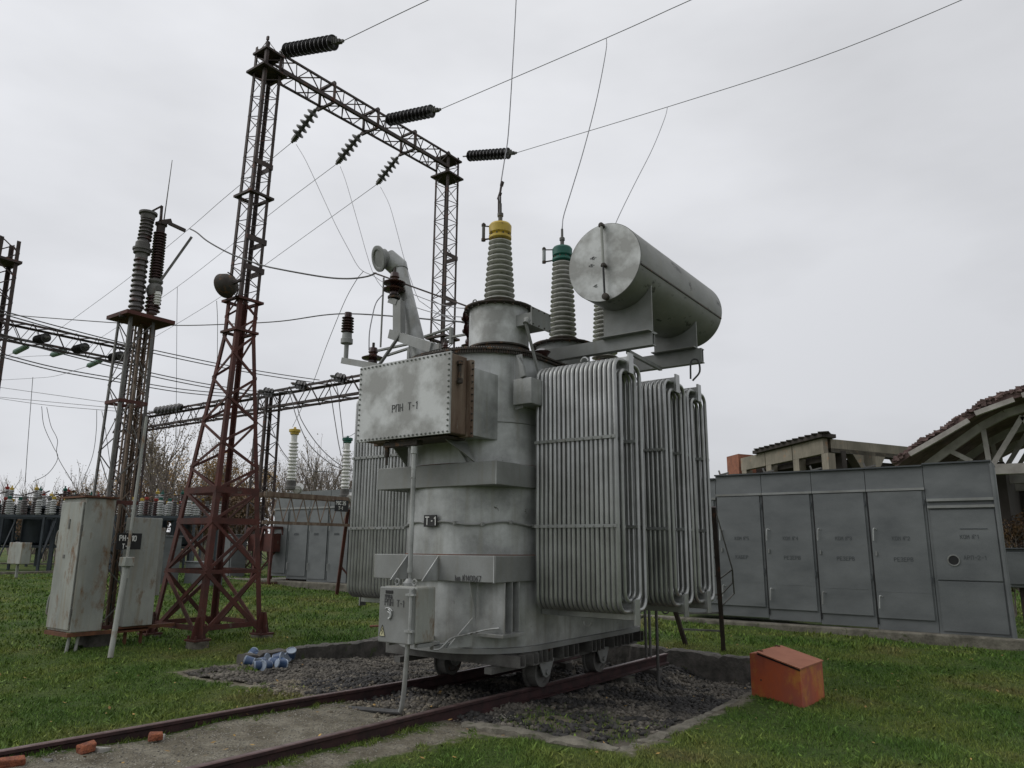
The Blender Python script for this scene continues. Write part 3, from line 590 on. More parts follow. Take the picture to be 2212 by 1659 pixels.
# conservator
CA0, CA1, CBC, CZ, CR = 8.0, 10.79, 4.33, 5.37, .525
cons = MB().lathe(Q(CA0, CBC, CZ), (0, 1, 0), [(CR-.012, .012), (CR, .0), (CR, .02), (CR, CA1-CA0-.02), (CR, CA1-CA0), (CR-.02, CA1-CA0-.012)], 96).build('conservator', ALU_C, TR, smooth=40)
MB().lathe(Q(CA0-.004, CBC, CZ), (0, 1, 0), [(CR-.006, .0), (CR-.006, .03)], 96).build('end_cover', ALU_E, cons, smooth=40)
mb = MB(); an = R(-14)
mb.bar(Q(CA0+.01, CBC-CR*math.cos(an)-.002, CZ+CR*math.sin(an)), Q(CA1-.01, CBC-CR*math.cos(an)-.002, CZ+CR*math.sin(an)), .012, .02); mb.build('weld_seam', RIM, cons, smooth=0)
gp = [PA(x, y, 7.93) for x, y in ((1299, 489), (1301, 530), (1303, 570))]; gq = [PA(x, y, 7.93) for x, y in ((1303, 574), (1304, 605), (1306, 636))]
g1 = MB().tube([gp[0], gp[2]], .018, 8).build('gauge_pipe', LOCK, cons); MB().tube([gq[0], gq[2]], .014, 8).build('gauge_glass_tube', BLK, cons)
mb = MB()
for x, y, r in ((1298, 486, .035), (1303, 572, .03), (1307, 640, .045)):
    p = PA(x, y, 7.93); mb.lathe(p-Vector((0, .02, 0)), (0, 1, 0), [(r*.6, 0), (r, .01), (r, .05), (r*.6, .1)], 12)
    mb.lathe(p-Vector((.03, 0, .01)), (1, 0, 0), [(.015, 0), (.015, .07)], 8)
mb.build('gauge_valve', RIM, cons)
for s_, x, y in (('+45_', 1275, 562), ('+15_', 1272, 578), ('-45', 1281, 622)): text(s_, PA(x, y, 7.994), (1, 0, 0), (0, 0, 1), .034, .005, parent=cons)
def saddle(a, b0, b1, zb, name='saddle'):
    P = [Q(a, b1, zb), Q(a, b0, zb)]
    for i in range(15):
        b = b0+(b1-b0)*i/14; db = min(CR-.001, abs(b-CBC)); P.append(Q(a, b, CZ-math.sqrt(max(0, (CR+.003)**2-db*db))))
    o = MB().poly(P, (0, .02, 0)).build(name, ALU_D, TR, smooth=0)
    MB().abz(a-.12, a+.14, b0, b1, zb-.004, zb+.01).build('saddle_foot', ALU_D, o, smooth=0)
saddle(8.42, 3.88, 4.58, 4.475); saddle(10.02, 3.93, 4.60, 4.62)
def channel(a, b0, b1, z0, z1, label=None):
    mb = MB(); mb.abz(a, a+.014, b0, b1, z0, z1); mb.abz(a+.0145, a+.11, b0, b1, z0, z0+.014); mb.abz(a+.0145, a+.11, b0, b1, z1-.014, z1); mb.abz(a+.09, a+.104, b0+.01, b1, z0+.015, z1-.015)
    return mb.build('conservator_beam', ALU_D, TR, smooth=0)
channel(8.40, 3.88, 5.95, 4.30, 4.47); channel(10.0, 3.86, 5.2, 4.40, 4.61)
mb = MB(); MB().abz(8.45, 8.55, 5.3, 5.4, 4.2, 4.298).build('beam_foot', ALU_D, TR, smooth=0); MB().abz(10.02, 10.1, 5.2, 5.3, 4.2, 4.398).build('beam_foot', ALU_D, TR, smooth=0); mb.bar(Q(8.55, 4.3, 4.3), Q(10.0, 4.5, 4.38), .05); mb.build('beam_strut', ALU_D, TR, smooth=0)
# radiators
def make_radiator():
    mb = MB(); nb = 18; r = .0262; zb, zt = 1.10, 3.96
    for row, (off, dz, rc) in enumerate(((.325, 0, .13), (.19, .11, .10))):
        for k in range(nb):
            b = 3.97+1.06*k/(nb-1)
            if row == 1: b += .0
            for s in (-1, 1):
                top = zt-dz; bot = zb+dz; yo = s*off
                pts = [(s*.05, top), (s*(off-rc), top)]
                pts += [(s*(off-rc+rc*math.sin(t)), top-rc+rc*math.cos(t)) for t in (.4, .8, 1.2, math.pi/2)]
                pts += [(s*off, bot+rc)]
                pts += [(s*(off-rc+rc*math.cos(t)), bot+rc-rc*math.sin(t)) for t in (.4, .8, 1.2, math.pi/2)]
                pts += [(s*.05, bot)]
                jx = random.uniform(-.003, .003)
                mb.tube([Vector((-b+jx, u, z)) for u, z in pts], r, 8, cap=False)
    rad = mb.build('radiator', ALU_T, TR, smooth=60, origin=Vector((0, 0, 0)))
    for z0, z1 in ((1.0, 1.21), (3.84, 4.03)):
        MB().box((-5.16, -.05, z0), (-3.932, .05, z1)).build('header', ALU_T, rad, smooth=0, bevel=.006, origin=Vector((0, 0, 0)))
    for z0, z1 in ((.945, 1.23), (3.82, 4.07)): MB().box((-3.93, -.06, z0), (-3.905, .06, z1)).build('header_end_plate', ALU_T, rad, smooth=0, bevel=.004, origin=Vector((0, 0, 0)))
    for z in (3.03, 2.03):
        for s in (-1, 1):
            m2 = MB(); m2.box((-5.05, s*.365-.008, z-.018), (-3.955, s*.365+.008, z+.018))
            for k in range(0, 18, 2): m2.lathe((-3.97-.03-1.04*k/17, s*.365-.02, z), (0, 1, 0), [(.009, 0), (.009, .04)], 6)
            m2.build('clamp_bar', ALU_D, rad, smooth=0, origin=Vector((0, 0, 0)))
            MB().box((-5.05, s*.15-.008, z-.018), (-3.955, s*.15+.008, z+.018)).build('clamp_bar', ALU_D, rad, smooth=0, origin=Vector((0, 0, 0)))
    m2 = MB(); m2.tube(arc((-4.55, 0, 4.06), .05, 0, math.pi, 8, (1, 0, 0), (0, 0, 1)), .011, 6); m2.tube(arc((-4.55, 0, .95), .05, 0, -math.pi, 8, (1, 0, 0), (0, 0, 1)), .011, 6)
    m2.build('lifting_eye', ALU_T, rad, origin=Vector((0, 0, 0)))
    return rad
TRO = ORI[TR.as_pointer()]
rad = make_radiator()
def place_rad(r, a, side):
    if side > 0: r.location = Vector((0, a, 0))-TRO
    else:
        r.rotation_euler = (0, 0, math.pi); r.location = Vector((-2*TC, a, 0))-TRO
place_rad(rad, 7.85, 1)
for a, s in ((9.22, 1), (9.98, 1), (7.83, -1), (9.2, -1), (9.98, -1)):
    c = copy_tree(rad, TR); place_rad(c, a, s)
text('5', Q(7.90, 3.91, 1.0)+Vector((.002, 0, .02)), (0, 1, 0), (0, 0, 1), .06, .007, parent=TR); text('4', Q(9.25, 3.91, 1.0)+Vector((.002, 0, .02)), (0, 1, 0), (0, 0, 1), .06, .007, parent=TR)
for x, y in ((1397, 1447), (1406, 1445), (1422, 1461)):
    p = PZ(x, y, -.03); MB().tube([p-Vector((0, 0, .15)), Vector((p.x, p.y, .98))], .024, 8).build('conduit', GSTEEL, TR)
p = PZ(1397, 1447, 1.0); q = PZ(1424, 1458, 1.0)
mb = MB(); mb.tube(smoothpts([Q(9.9, 4.0, 4.15), Q(9.9, 3.98, 4.4), Q(9.95, 3.9, 4.42), Q(9.95, 3.88, 4.25), Q(9.9, 3.97, 4.12)]), .014, 6); mb.build('lifting_sling', WIRED, TR)
mb = MB(); mb.bar(Q(7.3, 5.06, 4.5), Q(7.72, 5.05, 3.62), .028); mb.tube([Q(7.3, 5.06, 4.5), Q(7.34, 5.06, 4.56)], .04, 10); mb.build('thermometer_pipe', ALU_D, TR)
# explosion vent
A0 = PA(908, 775, 7.55); Bv = PA(863, 585, 7.55); dA = (A0-Bv).normalized(); A = Bv+dA*((4.22-Bv.z)/dA.z)
mb = MB(); mb.tube([A, Bv], [.125, .118], 20); Cc = PA(836, 557, 7.45)
mb.tube([Bv-dA*.0+Vector((.0, 0, .0)), Bv-dA*.05, Cc], [.13, .15, .145], 20)
vp = mb.build('explosion_vent', ALU, TR, smooth=30)
Dm = PA(818, 559, 7.30); ax = (Dm-Cc).normalized(); ax = (ax+Vector((-.25, -.12, 0))).normalized()
MB().lathe(Dm-ax*.02, ax, [(.14, -.09), (.14, 0), (.19, .0), (.195, .008), (.195, .035), (.17, .04), (.14, .036), (.13, .02)], 32).build('vent_flange', ALU_D, vp)
MB().lathe(A+Vector((0, 0, 0)), (0, 0, 1), [(.2, 0), (.2, .02)], 24).build('vent_foot', RIM, vp)
# low voltage bushings and their brackets
def lvbush(p, sc=1.0, discs=2, parent=TR, name='post_insulator'):
    pr = [(.07, 0), (.07, .04)]
    z = .05
    for i in range(discs):
        pr += [(.055, z), (.17, z+.02), (.175, z+.035), (.12, z+.06), (.06, z+.09)]; z += .105
    pr += [(.06, z), (.075, z+.02), (.06, z+.09), (.03, z+.1)]
    pr = [(r*sc, zz*sc) for r, zz in pr]
    o = MB().lathe(p, (0, 0, 1), pr, 28).build(name, PORC_B, parent, smooth=45)
    MB().lathe(Vector(p)+Vector((0, 0, (z+.1)*sc)), (0, 0, 1), [(.02, 0), (.02, .07)], 8).build('terminal', RIM, o); return o
bp = PA(850, 640, 7.3)
br = MB(); br.bar(PA(862, 652, 7.3), PA(862, 729, 7.3), .15, .10, up=(0, 1, 0)); br.bar(PA(845, 650, 7.3), PA(862, 655, 7.3), .12, .08); br.bar(PA(846, 722, 7.3), PA(936, 752, 7.0), .10, .13)
br.bar(PA(938, 745, 7.0), PA(938, 757, 7.0), .2, .05); brk = br.build('insulator_bracket', ALU_D, TR, smooth=0)
MB().lathe(PA(851, 642, 7.3), (0, 0, 1), [(.09, -.02), (.09, .01)], 16).build('insulator_foot', RIM, brk)
lvbush(PA(851, 637, 7.3), .95, 2)
MB().bar(PA(809, 590, 7.3), PA(1024, 667, 7.45), .05, .02).build('busbar', DSTEEL, TR, smooth=0)
MB().tube([PA(829, 600, 7.32), PA(822, 750, 7.3)], .014, 6).build('earthing_rod', ALU_D, TR)
b2 = MB(); b2.bar(PA(740, 779, 7.3), PA(822, 793, 7.2), .05, .09); b2.bar(PA(822, 793, 7.2), PA(880, 795, 7.3), .05, .07); b2.bar(PA(868, 718, 7.2), PA(818, 790, 7.1), .06, .02); bk2 = b2.build('arrester_arm', ALU_D, TR, smooth=0)
ap = PA(747, 775, 7.3); dz = PA(747, 740, 7.3).z-ap.z; ht = PA(747, 677, 7.3).z-ap.z
MB().tube([ap, ap+Vector((0, 0, dz))], .035, 10).build('arrester_post', ALU_D, TR)
MB().lathe(ap+Vector((0, 0, dz-.02)), (0, 0, 1), [(.09, 0), (.09, .07), (.075, .08), (.07, .16)], 20).build('arrester_foot', ALU_D, TR)
MB().lathe(ap, (0, 0, 1), shed_profile(dz+.15, ht-.06, .055, .05, 6, .04)+[(.055, ht-.05), (.055, ht)], 24).build('surge_arrester', PORC_B, TR, smooth=50)
lvbush(PA(805, 785, 7.4), .95, 1); 
for x, y, a in ((906, 765, 8.3), (962, 742, 8.7), (1010, 735, 9.0)): lvbush(PA(x, y+18, a), .6, 1)
for (x0, y0, x1, y1, a) in ((835, 768, 885, 752, 8.2), (805, 760, 905, 738, 8.4), (900, 733, 975, 708, 9.2), (965, 730, 1020, 720, 9.2)):
    mb = MB(); p, q = PA(x0, y0, a), PA(x1, y1, a); mb.bar(p, q, .05, .03); mb.bar(q, q-Vector((0, 0, .28)), .05, .06); mb.build('bus_support', ALU_D, TR, smooth=0)
for x, y in ((1018, 685), (1020, 712)): MB().lathe(PA(x, y, 7.9), (-1, 0, .0), [(.05, -.3), (.05, 0), (.12, .01), (.05, .05), (.12, .06), (.05, .1), (.03, .16)], 20).build('side_bushing', PORC_B, TR)
MB().lathe(Q(8.1, 5.35, 4.15), (0, 0, 1), [(.12, 0), (.12, .05), (.08, .06), (.14, .1), (.07, .14), (.12, .2), (.05, .24)], 20).build('post_insulator', PORC_B, TR)
# ------------------------------------------------------------------ lattice helpers
def lattice(mb, bot, top, n, leg, br, x=False, t=None, diag_t=None, horiz=False):
    bot = [Vector(p) for p in bot]; top = [Vector(p) for p in top]; c = sum(bot, Vector())/4
    for i in range(4):
        p = bot[i]; ud = (bot[(i+1) % 4]-p).normalized(); vd = (bot[(i-1) % 4]-p).normalized()
        mb.lbar(bot[i], top[i], leg, t or leg*.14, ud, vd)
    for i in range(4):
        j = (i+1) % 4
        for k in range(n):
            f0, f1 = k/n, (k+1)/n
            A0, A1 = bot[i].lerp(top[i], f0), bot[i].lerp(top[i], f1); B0, B1 = bot[j].lerp(top[j], f0), bot[j].lerp(top[j], f1)
            out_ = ((A0+B0)/2-c); out_.z = 0
            if (k+i) % 2 == 0 or x: mb.bar(A0, B1, br, br*.35, up=out_)
            if (k+i) % 2 == 1 or x: mb.bar(B0, A1, br, br*.35, up=out_)
            if horiz and k: mb.bar(A0, B0, br, br*.35, up=out_)
def sq(a, b, ha, hb, z): return [Q(a-ha, b-hb, z), Q(a+ha, b-hb, z), Q(a+ha, b+hb, z), Q(a-ha, b+hb, z)]
# ------------------------------------------------------------------ line portal (gantry)
GY = thing('line_portal', 'tall rust red lattice steel portal with two columns and a truss crossbeam behind the transformer', 'gantry', Q(8.55, 13.2, 0))
c0 = MB(); C0 = (8.55, 13.2)
base = [Q(7.9, 12.42, .16), Q(9.22, 12.42, .16), Q(9.22, 13.98, .16), Q(7.9, 13.98, .16)]
def lv(z, t0=.16, t1=6.0):
    if z > t1: return sq(8.70+.019*(z-t1), 13.2, .225, .225, z)
    f = (z-t0)/(t1-t0); top = sq(8.70, 13.2, .225, .225, 0); return [Vector((*(base[i].lerp(top[i], f)).xy, z)) for i in range(4)]
for z0, z1, n, br in ((.16, 1.30, 1, .075), (2.22, 2.80, 1, .05), (2.80, 6.0, 7, .05), (6.0, 6.75, 2, .04)): lattice(c0, lv(z0), lv(z1), n, .10 if z0 < 2.5 else .085, br, x=(z0 < .5), t=.014)
lattice(c0, lv(1.30), lv(2.22), 1, .10, .06, x=True, t=.016)
for z, hgt in ((.34, .09), (1.30, .07), (2.22, .11), (2.80, .12)):
    L4 = lv(z)
    for i in range(4): c0.bar(L4[i], L4[(i+1) % 4], .02, hgt, up=(0, 0, 1))
col = c0.build('column', RED, GY, smooth=0)
u0 = MB(); lattice(u0, sq(8.714, 13.2, .225, .225, 6.75), sq(8.83, 13.2, .215, .215, 12.75), 24, .07, .018, t=.012)
u0.bar(Q(8.61, 12.98, 12.75), Q(8.61, 12.98, 12.84), .06, .04)
for z, i in ((9.75, 0), (8.0, 0), (7.35, 1)): 
    u0.abz(8.52, 9.0, 12.955, 12.967, z, z+.12); u0.abz(8.99, 9.002, 12.97, 13.43, z, z+.12)
u0.build('column_shaft', DSTEEL, GY, smooth=0)  # upper part of the red column, backlit silhouette put into its darker colour
for z, s in ((6.68, .30), (6.02, .27), (9.05, .30), (12.08, .32), (12.55, .25)):
    mb = MB(); w_ = .07; cx_ = 8.70+.019*max(0, z-6)
    for (a0, a1, b0, b1) in ((-s, s, -s, -s+w_), (-s, s, s-w_, s), (-s, -s+w_, -s+w_+.001, s-w_-.001), (s-w_, s, -s+w_+.001, s-w_-.001)): mb.abz(cx_+a0, cx_+a1, 13.2+b0, 13.2+b1, z, z+.05)
    if z > 12: mb.abz(cx_-s*.9, cx_+s*.9, 13.2-s*.9, 13.2+s*.9, z+.052, z+.07)
    mb.build('collar_plate', RED if z < 7 else DSTEEL, GY, smooth=0)
for p in base:
    mb = MB(); mb.box((p.x-.16, p.y-.16, .14), (p.x+.16, p.y+.16, .17)); 
    mb.poly([p+Vector((-.15, 0, .01)), p+Vector((.15, 0, .01)), p+Vector((.06, 0, .38)), p+Vector((-.06, 0, .38))], (0, .012, 0)); mb.poly([p+Vector((0, -.15, .01)), p+Vector((0, .15, .01)), p+Vector((0, .06, .38)), p+Vector((0, -.06, .38))], (.012, 0, 0))
    for sx in (-.11, .11): mb.lathe(p+Vector((sx, -.11, 0)), (0, 0, 1), [(.022, 0), (.022, .07)], 6)
    mb.build('base_shoe', RED, GY, smooth=0)
    mb = MB(); mb.lathe((p.x, p.y, -.12), (0, 0, 1), [(.19, 0), (.20, .1), (.195, .2), (.19, .255)], 14); mb.v = [tuple(c+random.uniform(-.02, .02) if i < 2 else c for i, c in enumerate(v)) for v in mb.v]
    mb.build('footing', CONC, GY, smooth=50)
RC = (15.0, 13.2)
c1 = MB(); lattice(c1, sq(*RC, .26, .26, 0), sq(*RC, .24, .24, 12.9), 44, .062, .022, t=.014)
for z in (9.7, 8.4): c1.abz(14.75, 15.25, 12.93, 12.942, z, z+.12); c1.abz(15.24, 15.252, 12.95, 13.45, z, z+.12)
c1.build('column', DSTEEL, GY, smooth=0)
for z, s in ((7.35, .34), (12.2, .34), (12.75, .30)):
    mb = MB(); mb.abz(15-s, 15+s, 13.2-s, 13.2+s, z, z+.05) if z > 8 else None
    if z < 8:
        for (a0, a1, b0, b1) in ((-s, s, -s, -s+.1), (-s, s, s-.1, s), (-s, -s+.1, -s+.101, s-.101), (s-.1, s, -s+.101, s-.101)): mb.abz(15+a0, 15+a1, 13.2+b0, 13.2+b1, z, z+.06)
    mb.build('collar_plate', DSTEEL, GY, smooth=0)
bm_ = MB(); BA0, BA1 = 9.05, 14.78; n = 16
def beam_c(f, db, top): return Q(BA0+(BA1-BA0)*f, 13.2+db, (12.62 if top else 12.22)+.20*f)
for db in (-.23, .23):
    for tp in (0, 1):
        bm_.bar(beam_c(0, db, tp), beam_c(1, db, tp), .07 if (db < 0 and not tp) else .04, .08 if (db < 0 and not tp) else .05)
for k in range(n):
    f0, f1 = k/n, (k+1)/n
    for s in (-.23, .23):
        p, q = (beam_c(f0, s, 0), beam_c(f1, s, 1)) if k % 2 else (beam_c(f0, s, 1), beam_c(f1, s, 0)); bm_.bar(p, q, .022)
        if k % 3 == 0: bm_.bar(beam_c(f0, s, 0), beam_c(f0, s, 1), .022)
    for tp in (0, 1):
        p, q = (beam_c(f0, -.23, tp), beam_c(f1, .23, tp)) if k % 2 else (beam_c(f0, .23, tp), beam_c(f1, -.23, tp)); bm_.bar(p, q, .022)
bo = bm_.build('crossbeam', DSTEEL, GY, smooth=0)
def hanger(f):
    mb = MB()
    for q in (-.27, .27): mb.bar(beam_c(f, q, 0)-Vector((0, 0, .06)), beam_c(f, q, 1)+Vector((0, 0, .06)), .05)
    mb.bar(beam_c(f, -.27, 0)-Vector((0, 0, .07)), beam_c(f, .33, 0)-Vector((0, 0, .07)), .055); mb.bar(beam_c(f, -.27, 1)+Vector((0, 0, .07)), beam_c(f, .27, 1)+Vector((0, 0, .07)), .055); mb.build('hanger_frame', DSTEEL, GY, smooth=0)
# ------------------------------------------------------------------ insulator strings
def make_string(n, pitch, r, m, bell=False):
    o = thing('insulator_string', 'x', 'insulator')
    d0 = MB()
    if bell: d0.lathe((0, 0, 0), (0, 0, 1), [(.035, 0), (.045, .02), (.05, .075), (.075, .085), (r, .125), (r+.004, .14), (r*.82, .143), (r*.55, .13), (.03, .135), (.02, .17)], 24)
    else: d0.lathe((0, 0, 0), (0, 0, 1), [(.04, 0), (.045, .05), (.06, .06), (r*.7, .075), (r, .10), (r+.004, .112), (r*.9, .112), (r*.88, .098), (r*.7, .105), (r*.66, .092), (.02, .10), (.02, pitch)], 28)
    d = d0.build('insulator_disc', m, o, smooth=40, origin=Vector((0, 0, 0))); d.location = (0, 0, .12)
    for i in range(1, n):
        c = d.copy(); S.collection.objects.link(c); c.parent = o; c.location = (0, 0, .12+i*pitch); KEEP.append(c)
    L = .12+n*pitch
    f1 = MB().bar((0, 0, 0), (0, 0, .13), .03).build('shackle', GSTEEL, o, smooth=0, origin=Vector((0, 0, 0)))
    mb = MB(); mb.lathe((0, 0, L), (0, 0, 1), [(.03, 0), (.03, .06)], 8); mb.box((-.035, -.05, L+.03), (.035, .05, L+.2)); mb.bar((0, 0, L+.1), (0, 0, L+.26), .05)
    for k in range(3): mb.bar((-.06, .05, L+.05+k*.05), (.06, .09, L+.05+k*.05), .02)
    mb.build('tension_clamp', GSTEEL, o, smooth=0, origin=Vector((0, 0, 0)))
    return o, L+.26
def put(o, L, p, q, sag=0):
    p = Vector(p); q = Vector(q); d = q-p; o.location = p; o.rotation_euler = d.to_track_quat('Z', 'X').to_euler(); s = d.length/L; o.scale = (1, 1, s)
s_up, LU = make_string(12, .105, .155, GLASS_D)
s_dn, LD = make_string(5, .165, .15, BELL, True)
def wire(pts, r, label, m=None, cat='wire', name='overhead_wire', group=None):
    mb = MB().tube(smoothpts(pts, 5), r, 5); o = mb.build(name, m or WIREM, smooth=60); return tag(o, label, cat, group)
def pw(px, d0, d1):
    n = len(px)-1; return [PD(x, y, d0+(d1-d0)*i/n) for i, (x, y) in enumerate(px)]
UPS = [((604, 112), (742, 88), 8.6, 12.86, 'top string of dark insulator discs at the summit of the left portal column'),
       ((826, 262), (952, 236), None, 12.86, 'middle string of dark insulator discs leaving the right side of the crossbeam'),
       ((1000, 338), (1116, 330), None, 12.86, 'lowest string of dark insulator discs leaving the top of the right portal column')]
upe = []
for i, (p, q, a, b, lab) in enumerate(UPS):
    P0 = PB(*p, b); P1 = PA(*q, P0.y)
    o = s_up if i == 0 else copy_tree(s_up)
    put(o, LU, P0, P1); tag(o, lab, 'insulator', 'insulator strings on the line portal'); upe.append(P1)
LOS = [((688, 228), (630, 308), 'leftmost of the three grey bell insulator strings hanging below the crossbeam'),
       ((783, 284), (726, 355), 'middle one of the three grey bell insulator strings hanging below the crossbeam'),
       ((864, 333), (813, 399), 'rightmost of the three grey bell insulator strings hanging below the crossbeam')]
loe = []
for i, (p, q, lab) in enumerate(LOS):
    P0 = PB(*p, 13.50); P1 = PA(*q, P0.y)
    o = s_dn if i == 0 else copy_tree(s_dn)
    put(o, LD, P0, P1); tag(o, lab, 'insulator', 'insulator strings on the line portal'); loe.append(P1)
    hanger(min(.97, max(.03, (P0.y-BA0)/(BA1-BA0))))
# line wires from the portal towards the viewer
we = []
for i, (px, lab) in enumerate((([(742, 88), (925, 0), (1118, -88), (1400, -210)], 'line conductor rising to the right from the top insulator string'),
                               ([(952, 236), (1310, 82), (1492, 0), (1900, -180)], 'line conductor rising to the right from the middle insulator string'),
                               ([(1116, 330), (1442, 231), (1760, 128), (2077, 0), (2420, -160)], 'line conductor crossing the right half of the sky from the lowest insulator string'))):
    pts = [PA(x, y, upe[i].y) for x, y in px]; we.append(pts); wire(pts, .0085, lab, group='line conductors over the transformer')
top_y = Q(7.6, 5.70, zy+.55); top_g = Q(9.2, 5.70, zg+.55); top_r = Q(10.5, 5.7, zr+.5)
wire(pw([(1118, -88), (1115, 0), (1107, 150), (1098, 290), (1090, 345), (1083, 390), (1079, 425)], DEP(we[0][2]), DEP(top_y))+[top_y-Vector((0, 0, .03))], .009, 'vertical dropper wire down to the yellow capped bushing', group='dropper wires to the bushings')
wire(pw([(1310, 82), (1309, 110), (1290, 210), (1262, 320), (1235, 410), (1218, 465), (1215, 488)], DEP(we[1][1]), DEP(top_g))+[top_g-Vector((0, 0, .03))], .009, 'dropper wire from the middle conductor down to the green capped bushing', group='dropper wires to the bushings')
wire(pw([(1442, 231), (1436, 255), (1410, 320), (1372, 395), (1340, 460), (1318, 510)], DEP(we[2][1]), DEP(top_r)), .0075, 'dropper wire from the right conductor vanishing behind the conservator drum', group='dropper wires to the bushings')
for px, dref, lab in (([(1086, 392), (1083, 402), (1079, 425)], DEP(top_y), 'pair of bolted connector plates on the dropper above the yellow bushing'),):
    mb = MB(); P = [PD(x, y, dref+.02) for x, y in px]; mb.bar(P[0], P[1], .05, .02); mb.bar(P[1], P[2], .02); mb.bar(P[2]-Vector((.02, 0, .04)), P[2]+Vector((.02, 0, .06)), .045, .02); mb.bar(P[2], PD(1079, 470, dref), .035)
    tag(mb.build('wire_connector', DSTEEL, smooth=0), lab, 'connector')
# wires from the bell strings to the second portal, and their jumpers
G2B = 37.0
g2 = [PB(90+14, 726, G2B), PB(187, 747, G2B), PB(266, 766, G2B)]
wp = [[(630, 308), (488, 425), (411, 492), (288, 593), (190, 666), (107, 726)], [(726, 355), (606, 445), (504, 526), (384, 619), (269, 696), (189, 748)], [(813, 399), (606, 548), (477, 641), (356, 715), (268, 766)]]
for i in range(3):
    pts = pw(wp[i], DEP(loe[i]), DEP(g2[i])); wire(pts, .0085, ['line wire from the leftmost bell string sloping down left past the tower', 'line wire from the middle bell string sloping down left behind the tower', 'line wire from the rightmost bell string sloping down left to the far beam'][i], group='line wires to the far portal')
def zt(x, y): return ((1150+x/2.212)/1.6492, (800+y/2.212)/1.6492)
side = DEP(Q(7.9, 6.1, 4.9))
wire(pw([(640, 312), (662, 350), (700, 432), zt(100, 0), zt(200, 190), zt(290, 345), zt(400, 405), zt(480, 455), zt(700, 545), zt(900, 620), zt(1050, 655), zt(1160, 660)], DEP(loe[0]), side), .0068, 'jumper wire from the leftmost bell string down behind the explosion vent', group='jumper wires')
wire(pw([(735, 360), (748, 395), zt(280, 0), zt(345, 230), zt(400, 390), zt(470, 495), zt(600, 590), zt(740, 655), zt(960, 715), zt(1190, 735)], DEP(loe[1]), side), .0068, 'jumper wire from the middle bell string down to the turret side', group='jumper wires')
wire(pw([(822, 404), (840, 440), zt(570, 0), zt(650, 300), zt(740, 560), zt(790, 620), zt(960, 725), zt(1190, 800)], DEP(loe[2]), side), .0068, 'jumper wire from the rightmost bell string crossing in front of the right column', group='jumper wires')
# ------------------------------------------------------------------ floodlight on the portal column
fc = PD(487, 617, DEP(Q(8.2, 12.9, 7.0)))
FLT = thing('floodlight', 'round rusty floodlight bracketed to the left portal column', 'floodlight', fc)
fax = (Vector((-.75, -.1, -.12))).normalized()
MB().lathe(fc-fax*.12, fax, [(.04, -.13), (.14, -.08), (.22, .02), (.25, .12), (.26, .15), (.25, .17)], 28).build('reflector_housing', RIM, FLT)
MB().lathe(fc-fax*.12, fax, [(.248, .165), (.2, .20), (.1, .22), (.01, .225)], 28).build('front_glass', GLS, FLT)
mb = MB(); mb.bar(fc+Vector((.1, 0, -.02)), fc+Vector((.45, .05, .05)), .05); mb.tube(arc(fc, .29, -1.5, 1.5, 10, (0, 1, 0), (0, 0, -1)), .014, 6); mb.build('mounting_yoke', DSTEEL, FLT)
# ------------------------------------------------------------------ earthing switch stand on the left
ST = thing('neutral_switch_stand', 'slender four legged lattice stand topped by two tall ribbed insulators beside the portal', 'switch stand', Q(6.88, 13.53, 0))
ca, cb = 6.77, 13.6
mb = MB(); lattice(mb, sq(ca, cb, .30, .30, .3), sq(ca, cb, .235, .235, 5.87), 9, .052, .02, t=.008); mb.build('lattice_column', GSTEEL, ST, smooth=0)
mb = MB(); lattice(mb, sq(ca+.25, cb+.2, .11, .11, .3), sq(ca+.25, cb+.2, .11, .11, 5.87), 20, .04, .016, t=.006); mb.build('lattice_column', RUSTP, ST, smooth=0)
for z in (.4, 2.5, 4.3): 
    mb = MB(); L4 = sq(ca, cb, .30-.01*z, .30-.01*z, z)
    for i in range(4): mb.bar(L4[i], L4[(i+1) % 4], .02, .06, up=(0, 0, 1))
    mb.build('cross_tie', RED, ST, smooth=0)
mb = MB(); mb.abz(6.40, 7.32, 13.22, 13.98, 5.88, 5.90); mb.abz(6.40, 7.32, 13.22, 13.235, 5.901, 5.95); mb.abz(6.40, 6.415, 13.24, 13.98, 5.901, 5.95); mb.build('platform', RED, ST, smooth=0)
def zz13(x, y): return ((x/2.212)/1.6492, (700+y/2.212)/1.6492)
def stack(x0, y0, x1, y1, r0, r1, n, d, m, b, name='insulator_column'):
    p = PB(*zz13(x0, y0), b); q = PB(*zz13(x1, y1), b); q = Vector((q.x, q.y, q.z)); L = (q-p).length
    return MB().lathe(p, q-p, shed_profile(.03, L-.03, r0, r1, n, d), 28).build(name, m, ST, smooth=50), p, q
o1, p1, q1 = stack(1070, 900, 1115, 470, .107, .097, 10, .032, PORC_G, 13.58)
o2, p2, q2 = stack(1135, 360, 1165, 170, .097, .092, 6, .032, PORC_G, 13.58)
MB().lathe(q1, (0, 0, 1), [(.11, -.06), (.11, .04), (.15, .05), (.15, .1), (.17, .11), (.17, .15), (.13, .16), (.13, .26), (.1, .30)], 28).build('joint_fitting', GSTEEL, ST)
MB().lathe(q2, (0, 0, 1), [(.12, -.04), (.13, 0), (.13, .06), (.165, .07), (.165, .11), (.10, .13)], 28).build('top_cap', GSTEEL, ST)
o3, p3, q3 = stack(1225, 660, 1265, 270, .08, .075, 17, .045, PORC_B, 13.49)
o4, p4, q4 = stack(1195, 925, 1215, 780, .095, .095, 4, .045, PORC_B, 13.49)
MB().lathe(q3, (0, 0, 1), [(.08, -.03), (.08, .1), (.11, .11), (.11, .15), (.05, .16), (.05, .22)], 20).build('top_cap', DSTEEL, ST)
